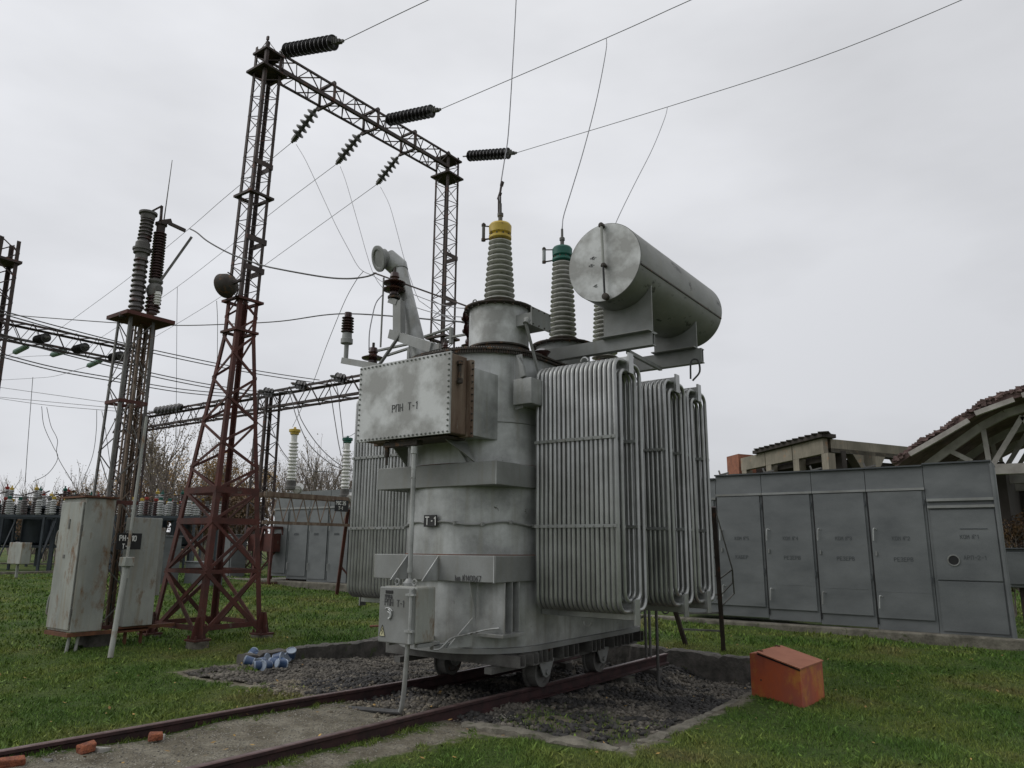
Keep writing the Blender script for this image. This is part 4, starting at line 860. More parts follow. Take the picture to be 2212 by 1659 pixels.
mb = MB(); mb.lathe(q4, (0, 0, 1), [(.12, -.02), (.14, .05), (.14, .16), (.10, .22), (.13, .26), (.13, .30), (.1, .32)], 20); mb.bar(q4+Vector((-.18, -.05, .12)), q4+Vector((.2, 0, .1)), .09); mb.build('switch_hub', GSTEEL, ST)
mb = MB(); mb.bar(PB(*zz13(1265, 665), 13.39), PB(*zz13(1510, 320), 13.2), .045); mb.build('switch_blade', GSTEEL, ST, smooth=0)
mb = MB(); mb.lathe(PB(*zz13(1235, 850), 13.35), (0, 0, 1), shed_profile(.02, .22, .05, .05, 4, .02), 16); mb.build('small_insulator', PORC_X, ST)
mb = MB(); P = [PB(*zz13(x, y), 13.49) for x, y in ((1190, 120), (1275, 75), (1265, 215))]; mb.bar(P[0], P[1], .035); mb.bar(P[1], P[2], .04); mb.bar(PB(*zz13(1262, 205), 13.44), PB(*zz13(1340, 195), 13.44), .12, .08); mb.bar(PB(*zz13(1330, 210), 13.39), PB(*zz13(1460, 270), 13.2), .06); mb.build('connecting_arm', DSTEEL, ST, smooth=0)
mb = MB(); mb.tube([PB(*zz13(1292, 190), 13.44), PB(372, 346, 13.44)], [.012, .006], 6); mb.build('lightning_rod', GSTEEL, ST)
mb = MB(); mb.lathe(PB(*zz13(965, 960), 13.49), (0, 0, 1), [(.02, 0), (.06, .02), (.07, .08), (.05, .12)], 14); mb.build('horn', DSTEEL, ST)
# black name board on the stand
nb_ = PB(287, 1187, 12.95)
dx = .33; SG = thing('name_board', 'small black board with white letters tied to the lattice stand beside the locker', 'sign', PB(278, 1187, 12.9))
c_ = PB(277, 1170, 12.9)
MB().box((c_.x-.0, c_.y-.20, c_.z-.13), (c_.x+.015, c_.y+.22, c_.z+.14)).build('board', BLK, SG, smooth=0)
text('РН-110', (c_.x+.016, c_.y-.16, c_.z+.02), (0, 1, -.02), (0, 0, 1), .08, .015, m=WHT, parent=SG, gap=2.0, xs=.72)
text('Т-1', (c_.x+.016, c_.y-.10, c_.z-.11), (0, 1, -.02), (0, 0, 1), .07, .013, m=WHT, parent=SG, gap=2, xs=.72)
# lockers
LK = thing('control_locker', 'tall pale grey rust stained steel locker raised on conduits at the far left', 'locker', Q(6.3, 13.6, 0))
MB().abz(6.10, 6.60, 13.19, 14.0, .37, 2.54).build('locker_body', LOCK, LK, smooth=0, bevel=.01)
mb = MB(); mb.abz(6.05, 6.63, 13.15, 14.03, 2.545, 2.575); mb.build('locker_roof', RUST, LK, smooth=0)
dr = MB().abz(6.07, 6.097, 13.22, 13.99, .41, 2.47).build('locker_door', LOCK, LK, smooth=0, bevel=.006)
mb = MB()
for z in (.65, 2.0): mb.lathe(Q(6.08, 13.205, z), (0, 0, 1), [(.016, 0), (.016, .09)], 8)
mb.tube([Q(6.08, 13.20, .5), Q(6.08, 13.20, 2.35)], .005, 5); mb.build('door_hinge', GSTEEL, dr)
mb = MB(); mb.abz(6.06, 6.071, 13.6, 13.65, 2.03, 2.19); mb.abz(6.064, 6.071, 13.64, 13.71, 1.54, 1.60); mb.build('door_plate', GSTEEL, dr, smooth=0)
for z0, z1 in ((1.75, 2.0), (.6, .92)): MB().tube(smoothpts([Q(6.24, 14.0, z1), Q(6.14, 14.13, z1), Q(6.12, 14.15, z0+.05), Q(6.14, 14.13, z0)]), .016, 8).build('cable_loop', LOCK, LK)
for i in range(7): MB().tube([Q(6.16+.035*i, 13.3+.07*(i % 4), .37), Q(6.10+.035*i, 13.27+.07*(i % 4), -.08)], .026, 8).build('conduit', (LOCK, GSTEEL)[i % 2], LK)
mb = MB(); mb.abz(6.05, 7.4, 13.16, 13.22, .305, .365); mb.abz(6.05, 7.4, 13.92, 13.98, .305, .365); mb.abz(6.05, 6.11, 13.225, 13.915, .305, .365); mb.build('support_frame', RUST, LK, smooth=0)
MB().abz(6.5, 6.9, 13.35, 13.8, -.1, .30).build('concrete_block', CONCD, LK, smooth=0, bevel=.02)
PN = thing('relay_panel', 'flat pale grey steel panel box right of the black name board', 'cabinet', Q(7.16, 13.2, 0))
MB().abz(6.92, 7.44, 13.13, 13.41, .40, 2.24).build('panel_body', LOCK, PN, smooth=0, bevel=.01)
MB().abz(7.46, 7.72, 13.48, 13.76, .87, 2.08).build('side_box', LOCK, PN, smooth=0, bevel=.01)
MB().abz(6.8, 7.9, 13.16, 13.22, .34, .395).build('support_rail', RUST, PN, smooth=0)
for a in (7.07, 7.35): MB().tube([Q(a, 13.3, .34), Q(a, 13.3, -.1)], .03, 8).build('leg', RUST, PN)
EC = thing('earthing_conduit', 'pale steel conduit pipe slanting up from the grass in front of the relay panel', 'pipe', PZ(238, 1421, 0))
MB().tube([PB(238, 1421, 12.4), PB(272, 1222, 12.65)], .042, 12).build('lower_tube', LOCK, EC)
MB().tube([PB(272, 1222, 12.65), PB(317, 900, 12.8)], .024, 10).build('upper_tube', LOCK, EC)
q_ = PB(272, 1230, 12.64); MB().lathe(q_-Vector((0, 0, .14)), (0, 0, 1), [(.058, 0), (.058, .2), (.048, .22), (.048, .3)], 12).build('cable_gland', LOCK, EC); MB().box((q_.x-.1, q_.y-.08, q_.z+.05), (q_.x+.1, q_.y+.08, q_.z+.2)).build('junction_box', LOCK, EC, bevel=.01)
# ------------------------------------------------------------------ switchgear cabinet row (right)
def cab(b0, b1, z0, z1, idx, l1, l2, label, a=16.5, zt1=None, handles=True):
    T_ = thing('switchgear_cabinet', label, 'cabinet', Q(a+.6, (b0+b1)/2, z0), 'grey switchgear cabinets in a row')
    body = MB(); body.abz(a, a+1.25, b0+.004, b1-.004, z0, z1-.05); body.build('cabinet_body', CABM, T_, smooth=0, bevel=.006)
    MB().abz(a-.06, a+1.3, b0, b1-.002, z1-.049, z1-.02).build('cabinet_roof', CABS, T_, smooth=0)
    w = b1-b0
    if idx != 1:
        dr = MB().abz(a-.035, a-.003, b0+.05, b1-.03, z0+.22, z1-.52).build('door', CABM, T_, smooth=0, bevel=.005)
        MB().abz(a-.05, a-.003, b0+.0, b1-.01, z1-.505, z1-.46).build('lintel_strip', ALU_D, T_, smooth=0)
        MB().abz(a-.02, a-.003, b1-.027, b1-.004, z0+.1, z1-.52).build('door_jamb', BLK, T_, smooth=0)
        for z in (z0+.62, z1-1.25): MB().tube(smoothpts([Q(a-.036, b1-.13, z), Q(a-.09, b1-.10, z+.02), Q(a-.09, b1-.085, z-.03), Q(a-.08, b1-.07, z-.22)], 4), .011, 6).build('door_handle', ALU_E, dr)
        for z in (z1-.8, z0+.9): MB().lathe(Q(a-.035, b0+.035, z), (0, 0, 1), [(.014, 0), (.014, .12)], 8).build('door_hinge', CABS, dr)
        MB().bar(Q(a-.0365, b0+.06, z0+.72), Q(a-.0365, b1-.05, z0+.72), .003, .012).build('stiffening_crease', CABM, dr, smooth=0)
        MB().abz(a-.06, a-.036, b1-.11, b1-.08, (z0+z1)/2-.18, (z0+z1)/2-.1).build('lock', ALU_D, dr, smooth=0)
        if l1: text(l1, Q(a-.036, (b0+b1)/2+.12, z1-1.46), (1, 0, 0), (0, 0, 1), .065, .011, m=INK2, parent=dr, gap=2.2, xs=.8)
        if l2: text(l2, Q(a-.036, (b0+b1)/2+.12, z1-1.86), (1, 0, 0), (0, 0, 1), .07, .011, m=INK2, parent=dr, gap=2.2, xs=.8)
    else:
        for zz in (z1-.76, z1-.89): MB().abz(a-.06, a-.003, b0+.02, b1-.02, zz, zz+.05).build('rain_lip', ALU_D, T_, smooth=0)
        dr = MB().abz(a-.03, a-.003, b0+.04, b1-.06, z0+1.0, z1-.93).build('door', CABM, T_, smooth=0, bevel=.004)
        MB().abz(a-.025, a-.003, b0+.04, b1-.06, z0+.08, z0+.975).build('door', CABM, T_, smooth=0, bevel=.004)
        MB().lathe(Q(a-.032, b1-.36, z0+1.36), (0, 1, 0), [(.09, 0), (.09, .03)], 24).build('round_window', BLK, dr)
        MB().tube(arc(Q(a-.034, b1-.36, z0+1.36), .095, 0, 2*math.pi, 28, (1, 0, 0), (0, 0, 1)), .012, 6, cap=False).build('window_ring', ALU_D, dr)
        MB().bar(Q(a-.032, b0+.18, z1-1.28), Q(a-.032, b0+.62, z1-1.28), .012).build('panel_seam', CABS, dr, smooth=0)
        text(l1, Q(a-.031, (b0+b1)/2+.06, z1-1.46), (1, 0, 0), (0, 0, 1), .065, .011, m=INK2, parent=dr, gap=2.2, xs=.8)
        text(l2, Q(a-.031, (b0+b1)/2+.04, z1-1.84), (1, 0, 0), (0, 0, 1), .07, .011, m=INK2, parent=dr, gap=2.2, xs=.8)
        mb = MB(); mb.tube([Q(a-.05, b0-.01, z1-.1), Q(a-.05, b0-.03, z0+.0)], .04, 10); mb.build('corner_pipe', CABM, T_)
    return T_
ED = [6.19, 5.16, 4.11, 3.06, 2.01, .87]
for i in range(5):
    n5 = 5-i
    cab(ED[i+1], ED[i], .36-.03*i, 3.43+(.03 if n5 == 1 else 0), n5, 'КОМ N°%d' % n5, {5: 'КАБЕР', 1: 'АРП-2-1'}.get(n5, 'РЕЗЕРВ'),
        {5: 'slate grey cabinet nearest the radiators, partly behind the ladder, lettered 5', 4: 'slate grey cabinet lettered 4, second from the radiators', 3: 'slate grey cabinet lettered 3 in the middle of the right row', 2: 'slate grey cabinet lettered 2, left of the one with a round window', 1: 'end cabinet at the right of the row with a small round window, lettered 1'}[n5])
cab(6.19, 7.24, .38, 3.36, 6, None, None, 'grey cabinet mostly hidden behind the transformer radiators at the row end')
mb = MB()
for b in (6.0, 5.0, 4.0, 2.95): mb.bar(Q(16.6, b+.1, 3.42), Q(16.6, b-.1, 3.46), .05, .03); mb.bar(Q(16.6, b+.1, 3.42), Q(16.6, b+.13, 3.52), .03)
tag(mb.build('lifting_bracket', GSTEEL, smooth=0), 'small bent lifting brackets along the roof edge of the right cabinet row', 'bracket')
tag(MB().abz(16.28, 16.55, -1.5, 9.5, -.2, .27).build('cabinet_plinth', CONC, smooth=0, bevel=.03), 'broken concrete plinth edge along the foot of the right cabinet row', 'plinth')
k0, k1 = PA(2166, 1186, 20), PA(2270, 1272, 20)
MBX = thing('meter_box', 'small grey steel box at the right edge beyond the cabinet row', 'cabinet', (k0.x, 20.3, .5))
MB().box((k0.x, 20, k1.z), (k1.x+.3, 20.6, k0.z)).build('box_body', CABM, MBX, smooth=0, bevel=.02); MB().box((k0.x+.06, 19.97, k1.z+.07), (k1.x+.2, 19.997, k0.z-.06)).build('door', CABM, MBX, smooth=0, bevel=.01)
MB().box((k0.x-.04, 19.93, k0.z+.002), (k1.x+.35, 20.65, k0.z+.03)).build('roof', CABS, MBX, smooth=0); MB().box((k0.x+.2, 20.2, .2), (k0.x+.3, 20.3, k1.z-.002)).build('post', DSTEEL, MBX, smooth=0)
# ------------------------------------------------------------------ back cabinet row (left of the transformer)
bx = [PA(x, 1180, 16.5).x for x in (588, 622, 666, 709, 755, 790)]
labs = ['leftmost grey cabinet of the distant row behind the red tower legs', 'grey cabinet of the distant row below the yellow capped arrester', 'grey cabinet in the middle of the distant row behind the lattice stand', 'grey cabinet of the distant row left of the green capped arrester', 'grey cabinet of the distant row just left of the transformer radiators']
for i in range(5):
    b1, b0 = -bx[i], -bx[i+1]
    T_ = thing('switchgear_cabinet', labs[i], 'cabinet', Q(17, (b0+b1)/2, .5), 'grey switchgear cabinets in the distant row')
    z0 = .75-.07*i
    MB().abz(16.5, 17.8, b0+.01, b1-.01, z0, 3.55).build('cabinet_body', CABM, T_, smooth=0)
    dr = MB().abz(16.47, 16.497, b0+.06, b1-.06, z0+.1, 2.9).build('door', CABM, T_, smooth=0)
    MB().abz(16.46, 16.498, b0+.02, b1-.02, 2.96, 3.02).build('lintel_strip', ALU_D, T_, smooth=0)
    mb = MB()
    for z in (2.45, 1.2): mb.tube([Q(16.47, b1-.1, z), Q(16.42, b1-.1, z), Q(16.42, b1-.1, z-.22)], .014, 5)
    mb.build('door_handle', ALU, dr)
    text('КОМN%d' % (i+3), Q(16.468, (b0+b1)/2+.2, 2.1), (1, 0, 0), (0, 0, 1), .06, .012, m=INK2, parent=dr, gap=2.2, xs=.8)
tag(MB().abz(16.2, 18, 17.0, 30, -.1, .62).build('cabinet_plinth', CONC, smooth=0, bevel=.03), 'low concrete plinth under the distant cabinet row', 'plinth')
# ------------------------------------------------------------------ arrester stand
AS = thing('arrester_stand', 'low lattice steel stand carrying the two white arresters left of the transformer', 'steel stand', Q(14, 16.9, 0))
ab, az = 16.9, PB(620, 1066, 16.9).z
a_l = PB(560, 1066, ab).y; a_r = 15.9
mb = MB(); mb.abz(a_l, a_r, ab-.25, ab-.19, az-.12, az); mb.abz(a_l, a_r, ab+.19, ab+.25, az-.12, az)
zl = PB(640, 1128, ab).z; mb.abz(a_l, a_r, ab-.25, ab-.2, zl-.08, zl); n = 9
for k in range(n):
    f0 = a_l+(a_r-a_l)*k/n; f1 = a_l+(a_r-a_l)*(k+1)/n
    mb.bar(Q(f0, ab-.24, az-.1), Q((f0+f1)/2, ab-.24, zl), .03, .012); mb.bar(Q((f0+f1)/2, ab-.24, zl), Q(f1, ab-.24, az-.1), .03, .012)
mb.build('truss', RUSTP, AS, smooth=0)
for fx, tx in ((725, 752), (880, 770)):
    mb = MB()
    p = PZ(fx, 1303, .1); q = PB(tx, 1100, ab-.2); mb.bar(p, q, .09); r_ = Vector((p.x+1.1, p.y+.3, .1)); mb.bar(r_, Vector((q.x+.5, q.y, q.z)), .08); mb.bar(p+Vector((0, 0, .15)), r_+Vector((0, 0, .1)), .07); mb.bar(p.lerp(q, .4), r_.lerp(Vector((q.x+.5, q.y, q.z)), .05), .05); mb.box((p.x-.15, p.y-.15, -.02), (p.x+.15, p.y+.15, .12))
    mb.build('leg', RED, AS, smooth=0); 
def arrester(x, ytop, ybot, a, capm, label):
    p = PB(x, ybot, ab); q = PB(x, ytop, ab); H = q.z-p.z; r = .12
    T_ = thing('surge_arrester', label, 'arrester', p)
    MB().lathe(p, (0, 0, 1), shed_profile(.28, H-.35, .095, .08, 11, .045)+[(.085, H-.14), (.085, H-.12)], 24).build('insulator_body', PORC_X, T_, smooth=50)
    MB().lathe(p, (0, 0, 1), [(.16, 0), (.16, .08), (.13, .1), (.13, .25)], 20).build('base_fitting', GSTEEL, T_)
    MB().lathe(p+Vector((0, 0, H-.17)), (0, 0, 1), [(.10, 0), (.12, .02), (.12, .07), (.155, .08), (.155, .15), (.04, .17), (.03, .22)], 20).build('cap', capm, T_)
    return q
qy = arrester(628, 925, 1058, 13, YEL, 'white ribbed arrester with yellow cap on the lattice stand')
qg = arrester(744, 944, 1075, 14.5, GRN, 'white ribbed arrester with green cap beside the transformer radiators')
for x, y, l in ((655, 1060, 'short white cylinder lying on the stand behind the yellow capped arrester'), (765, 1080, 'short white cylinder lying on the stand beside the green capped arrester')):
    p = PB(x-8, y-8, ab); mb = MB(); mb.lathe(p, (.45, -.5, -.25), [(.12, 0), (.12, .3), (.07, .31), (.07, .38)], 20); tag(mb.build('discharge_counter', PORC_W, smooth=40), l, 'counter')
c_ = PB(737, 1092, ab-.35)
SG2 = thing('name_board', 'small black board with white letters under the green capped arrester', 'sign', c_-Vector((0, 0, .17)))
MB().box((c_.x-.0, c_.y-.24, c_.z-.17), (c_.x+.012, c_.y+.26, c_.z+.15)).build('board', BLK, SG2, smooth=0)
text('РВС 35', (c_.x+.013, c_.y-.2, c_.z+.02), (0, 1, 0), (0, 0, 1), .09, .017, m=WHT, parent=SG2, gap=2, xs=.75); text('Т-1', (c_.x+.013, c_.y-.1, c_.z-.12), (0, 1, 0), (0, 0, 1), .085, .017, m=WHT, parent=SG2, gap=2, xs=.75)
# more dropper / bus wires around
wire(pw([(785, 586), (770, 605), (745, 650), (712, 730), (697, 770), (675, 830), (650, 885), (632, 922)], DEP(PD(785, 586, 13)), DEP(qy)), .0068, 'thin wire curving down from the jumpers to the yellow capped arrester', group='jumper wires')
wire(pw([(829, 634), (812, 655), (803, 690), (798, 720), (797, 755)], 10.5, 9.5), .008, 'short curved wire down to the small brown bushing', group='jumper wires')
wire(pw([(744, 944), (756, 942), (778, 928)], DEP(qg), DEP(qg)-1), .008, 'short wire from the green capped arrester going behind the tap changer housing', group='jumper wires')
stand_tip = PB(*zz13(1490, 255), 13.2)
wire(pw([(410, 494), (425, 502), (450, 522), (500, 549), (560, 571), (606, 582), (697, 598), (750, 602), (790, 598), (812, 590)], DEP(stand_tip), DEP(PA(809, 590, 7.3))), .014, 'thick cable sagging from the switch arm to the brown bushing on the tank', WIRED, 'cable')
wire(pw([(-20, 677), (120, 688), (260, 698), (384, 703), (500, 700), (606, 694), (697, 681), (760, 678), (860, 684), (950, 692), (1020, 697)], 22, DEP(Q(7.9, 6.1, 4.9))), .013, 'long nearly level cable crossing the whole left half to the transformer turret', WIRED, 'cable')
wire(pw([(383, 620), (382, 700), (381, 850), (379, 1010), (374, 1060)], 30, 30), .010, 'thin vertical wire dropping just left of the big tower', group='far dropper wires')
wire(pw([(468, 650), (470, 700), (469, 790)], 20, 22), .008, 'short vertical wire behind the tower below the floodlight', group='far dropper wires')
# ------------------------------------------------------------------ second portal, far left
F2 = thing('far_line_portal', 'distant dark lattice portal at the left edge with a thin crossbeam', 'gantry', Q(14, G2B, 0))
pc = PB(15, 520, G2B); wl = .42
mb = MB(); lattice(mb, sq(pc.y, G2B, .55, .55, 0), sq(pc.y, G2B, wl, wl, pc.z), 26, .16, .05, t=.03); mb.abz(pc.y-.55, pc.y+.55, G2B-.55, G2B+.55, PB(15, 570, G2B).z, PB(15, 570, G2B).z+.12); mb.build('column', DSTEEL, F2, smooth=0)
zb_ = PB(90, 728, G2B).z; ar2 = PB(302, 775, G2B).y
mb = MB(); lattice(mb, sq(ar2, G2B, .5, .5, 0), sq(ar2, G2B, .42, .42, zb_+2.2), 22, .14, .05, t=.03); mb.build('column', DSTEEL, F2, smooth=0)
mb = MB(); bt = [Q(pc.y, G2B-.4, zb_-.45), Q(pc.y, G2B+.4, zb_-.45), Q(pc.y, G2B+.4, zb_+.4), Q(pc.y, G2B-.4, zb_+.4)]; tp = [Vector((v.x, ar2, v.z)) for v in bt]
lattice(mb, bt, tp, 14, .10, .045, t=.03); mb.build('crossbeam', DSTEEL, F2, smooth=0)
sf, LF = make_string(7, .15, .20, GLASS_D)
for i, (x, y, x2, y2, lab) in enumerate(((76, 735, 106, 728, 'leftmost dark insulator string on the distant crossbeam'), (160, 756, 190, 748, 'middle dark insulator string on the distant crossbeam'), (237, 773, 268, 766, 'rightmost dark insulator string on the distant crossbeam'))):
    P0 = PB(x, y, G2B-.4); P1 = PD(x2, y2, DEP(P0)-1.1)
    o = sf if i == 0 else copy_tree(sf); put(o, LF, P0, P1); tag(o, lab, 'insulator', 'insulator strings on the distant portal')
sgn, LG = make_string(9, .13, .13, GLASS_G)
for i, (x, y, x2, y2, lab) in enumerate(((62, 746, 28, 763, 'leftmost pale green glass insulator string beyond the distant crossbeam'), (145, 757, 108, 768, 'middle pale green glass insulator string beyond the distant crossbeam'), (222, 776, 187, 792, 'rightmost pale green glass insulator string beyond the distant crossbeam'))):
    P0 = PB(x, y, G2B+.4); P1 = PD(x2, y2, DEP(P0)+1.0)
    o = sgn if i == 0 else copy_tree(sgn); put(o, LG, P0, P1); tag(o, lab, 'insulator', 'green glass insulator strings')
    we_ = [[(28, 763), (0, 775), (-30, 788)], [(108, 768), (60, 770), (-20, 776)], [(187, 792), (120, 812), (70, 817), (-20, 822)]][i]
    wire(pw(we_, DEP(P1), DEP(P1)+12), .012, ['far wire leaving the leftmost green insulator string', 'far wire leaving the middle green insulator string', 'far wire leaving the rightmost green insulator string'][i], group='far wires at the left edge')
# ------------------------------------------------------------------ 35 kV portal (middle distance) and twin busbars
MA = 17.5; F3 = thing('bus_portal', 'long low lattice crossbeam portal running behind the left tower to the transformer', 'gantry', Q(MA, 26, 0))
zt_ = PA(700, 825, MA).z; bl, brr = -PA(262, 893, MA).x, 16.5
mb = MB(); bt = [Q(MA-.3, bl, zt_-.75), Q(MA+.3, bl, zt_-.75), Q(MA+.3, bl, zt_-.05), Q(MA-.3, bl, zt_-.05)]; tp = [Vector((-brr, v.y, v.z)) for v in bt]
lattice(mb, bt, tp, 34, .09, .035, t=.025); mb.build('crossbeam', DSTEEL, F3, smooth=0)
for x in (578, 300):
    bb_ = -PA(x, 900, MA).x; mb = MB(); lattice(mb, sq(MA, bb_, .4, .35, 0), sq(MA, bb_, .33, .3, zt_), 20, .10, .03, t=.03); mb.build('column', DSTEEL, F3, smooth=0)
si, LS = make_string(3, .14, .17, GLASS_D)
k = 0
for x, y, lab in ((585, 850, 'left'), (655, 835, 'middle'), (740, 820, 'right')):
    for dzz in (0,):
        P0 = PA(x+12, y+1, MA-.3); P1 = P0+Vector((-.05, -.75, .02))
        o = si if k == 0 else copy_tree(si); k += 1
        put(o, LS, P0, P1); tag(o, '%s pair of dark discs on the low crossbeam between tower and transformer' % lab, 'insulator', 'insulators on the low crossbeam')
for i in range(7):
    P0 = PA(345+i*8, 886-i*1.2, MA-.35); mb = MB(); mb.lathe(P0+Vector((0, 0, -.05)), (.2, -1, .1), [(.05, 0), (.16, .05), (.17, .08), (.05, .1), (.05, .16), (.16, .2), (.05, .25)], 16)
    tag(mb.build('disc_insulator', GLASS_D), 'dark insulator disc in the cluster on the low crossbeam left of the tower', 'insulator', 'disc cluster on the low crossbeam')
BUS = [([(-20, 665), (110, 702), (274, 744), (400, 772), (500, 792), (600, 809), (690, 822)], 'upper'), ([(-20, 716), (110, 752), (295, 799), (400, 822), (480, 836), (560, 846), (645, 838)], 'middle'), ([(-20, 759), (120, 795), (266, 821), (380, 840), (470, 849), (575, 853)], 'lower')]
for px, nm in BUS:
    d1 = DEP(PA(*px[-1], MA-1)); d0 = 17.0
    for j in (0, 1): wire(pw([(x, y+j*7-1) for x, y in px], d0+j*.1, d1), .015, '%s twin busbar cable, %s strand, sagging from the left edge to the low crossbeam' % (nm, ('upper', 'lower')[j]), WIRED, 'cable', group='twin busbar cables')
for px, l, j0 in (([(600, 846), (625, 852), (640, 900), (668, 960), (720, 1005), (772, 1019)], 'left', 0), ([(612, 844), (636, 855), (650, 905), (690, 965), (740, 1008), (772, 1014)], 'left, second', 0), ([(700, 822), (712, 840), (722, 900), (730, 950), (737, 985)], 'right', 0), ([(716, 818), (728, 838), (736, 900), (742, 955), (744, 985)], 'right, second', 0), ([(560, 855), (585, 920), (610, 975), (650, 1012), (720, 1020)], 'leftmost', 0)):
    wire(pw(px, 29, 24), .016, '%s cable hanging from the low crossbeam behind the white arresters' % l, WIRED, 'cable', group='hanging cables behind the arresters')
for px, l in (([(-20, 834), (130, 855), (280, 876), (300, 878)], 'upper'), ([(-20, 856), (150, 872), (345, 890), (360, 888)], 'middle'), ([(-20, 858), (110, 876), (300, 892)], 'lower')):
    wire(pw(px, 40, 34), .014, '%s of the three thin far wires at the left below the crossbeam' % l, group='thin far wires')
for px, l in (([(71, 815), (66, 880), (60, 960), (54, 1048)], 'straight wire dropping to the leftmost breaker'), ([(90, 878), (95, 920), (115, 965), (125, 985), (118, 1005), (100, 1026), (72, 1040)], 'hooked cable curling left to the leftmost breaker'), ([(101, 880), (110, 920), (124, 950), (124, 985), (158, 1044)], 'cable hanging beside the hooked one'), ([(209, 886), (208, 930), (200, 985), (176, 1046)], 'curved cable dropping to the red capped insulators'), ([(220, 888), (228, 930), (244, 1050)], 'cable dropping behind the left leg of the stand')):
    wire(pw(px, 36, 33), .014, l, WIRED, 'cable', group='hanging cables at the left')
# ------------------------------------------------------------------ oil circuit breakers in the distance
def breaker(loc, rot, label, caps):
    T_ = thing('oil_circuit_breaker', label, 'circuit breaker', loc, 'oil circuit breakers in the left distance')
    T_.rotation_euler = (0, 0, rot); O0 = Vector((0, 0, 0))
    mb = MB(); 
    for x in (-1.5, 1.5):
        for y in (-.45, .45): mb.bar((x, y, 0), (x, y, 1.0), .1)
    mb.box((-1.7, -.5, .95), (1.7, .5, 1.05)); mb.box((-1.7, -.6, 2.72), (1.7, .6, 2.85)); mb.build('support_frame', BREAK, T_, smooth=0, origin=O0)
    for i, x in enumerate((-1.15, 0, 1.15)):
        mb = MB(); mb.lathe((x, 0, 1.06), (0, 0, 1), [(.30, 0), (.44, .12), (.46, .3), (.46, 1.4), (.5, 1.42), (.5, 1.5), (.42, 1.52), (.38, 1.66)], 20); mb.build('oil_tank', BREAK, T_, origin=O0)
        for s in (-1, 1):
            p = Vector((x, s*.25, 2.86)); dz = Vector((0, s*.22, 1)).normalized()
            ins = MB().lathe(p, dz, shed_profile(.1, .72, .10, .07, 7, .05), 14).build('bushing', PORC_F if i != 2 else PORC_B, T_, smooth=50, origin=O0)
            MB().lathe(p+dz*.72, dz, [(.09, 0), (.09, .1), (.03, .12), (.03, .22)], 10).build('bushing_cap', caps[(i+(s > 0)) % 3], ins, origin=O0)
            MB().lathe(p, dz, [(.14, -.05), (.14, .1)], 12).build('bushing_foot', BREAK, ins, origin=O0)
    MB().box((-2.0, -.3, .7), (-1.75, .3, 1.7)).build('drive_box', GSTEEL, T_, smooth=0, origin=O0, bevel=.01)
    return T_
for (x, y, d, rot, lab) in ((60, 1222, 34, 1.0, 'distant dark tank circuit breaker at the left edge'), (135, 1215, 38, .75, 'distant dark circuit breaker behind the pale locker'), (330, 1215, 36, .8, 'distant dark circuit breaker seen between lattice stand and red tower'), (30, 1205, 48, .9, 'farther dark circuit breaker at the left edge behind the first'), (240, 1205, 46, .8, 'farther dark circuit breaker hidden behind the lattice stand'), (430, 1205, 44, .8, 'farther dark circuit breaker seen through the red tower legs')):
    p = PD(x, y, d); p.z = .6 if d < 40 else .75; breaker(p, rot, lab, (REDP, YEL, GRN))
def disconnector(p, rot, n, label, caps, pm):
    T_ = thing('disconnector_switch', label, 'disconnector', p, 'disconnector frames in the left distance'); T_.rotation_euler = (0, 0, rot); O0 = Vector((0, 0, 0))
    mb = MB()
    for x in (-n*.3, n*.3):
        for y in (-.4, .4): mb.bar((x, y, -.2), (x, y, 2.2), .09)
        mb.bar((x, -.4, .3), (x, .4, 2.1), .05)
    for y in (-.4, .4): mb.bar((-n*.34, y, 2.25), (n*.34, y, 2.25), .10)
    mb.build('support_frame', BREAK, T_, smooth=0, origin=O0)
    for i in range(n):
        for y in (-.4, .4):
            x = (i-(n-1)/2)*.6; c = MB().lathe((x, y, 2.30), (0, 0, 1), shed_profile(.05, .62, .085, .075, 6, .05), 12).build('post_insulator', pm[i % len(pm)], T_, smooth=50, origin=O0)
            MB().lathe((x, y, 2.93), (0, 0, 1), [(.07, 0), (.08, .02), (.08, .12), (.03, .13)], 10).build('insulator_cap', caps[i % len(caps)], c, origin=O0)
        MB().bar((x, -.42, 3.12), (x+random.uniform(-.1, .1), .42, 3.12+random.uniform(0, .25)), .045).build('switch_blade', DSTEEL, T_, smooth=0, origin=O0)
for (x, d, rot, n, lab) in ((15, 31, .7, 5, 'disconnector with white insulators at the very left edge'), (95, 33, .6, 6, 'disconnector with white insulators above the pale terminal box'), (175, 31, .6, 5, 'disconnector with capped insulators just left of the locker top'), (290, 34, .6, 6, 'disconnector seen through the lattice stand'), (345, 31, .6, 5, 'disconnector with green capped insulators between stand and tower'), (400, 33, .6, 5, 'disconnector partly behind the left tower leg')):
    p = PD(x, 1200, d); p.z = .62; disconnector(p, rot, n, lab, (YEL, REDP, GRN, GSTEEL, GSTEEL), (PORC_F, PORC_B, PORC_F, PORC_G, PORC_F))
mb = MB(); p = PD(42, 1195, 25); mb.box((p.x-.5, p.y-.15, p.z-.35), (p.x+.5, p.y+.15, p.z+.35)); mb.box((p.x-.04, p.y-.04, 0), (p.x+.04, p.y+.04, p.z-.351)); tag(mb.build('marshalling_box', LOCK, smooth=0, bevel=.02), 'pale grey terminal box on a post at the left edge', 'box')
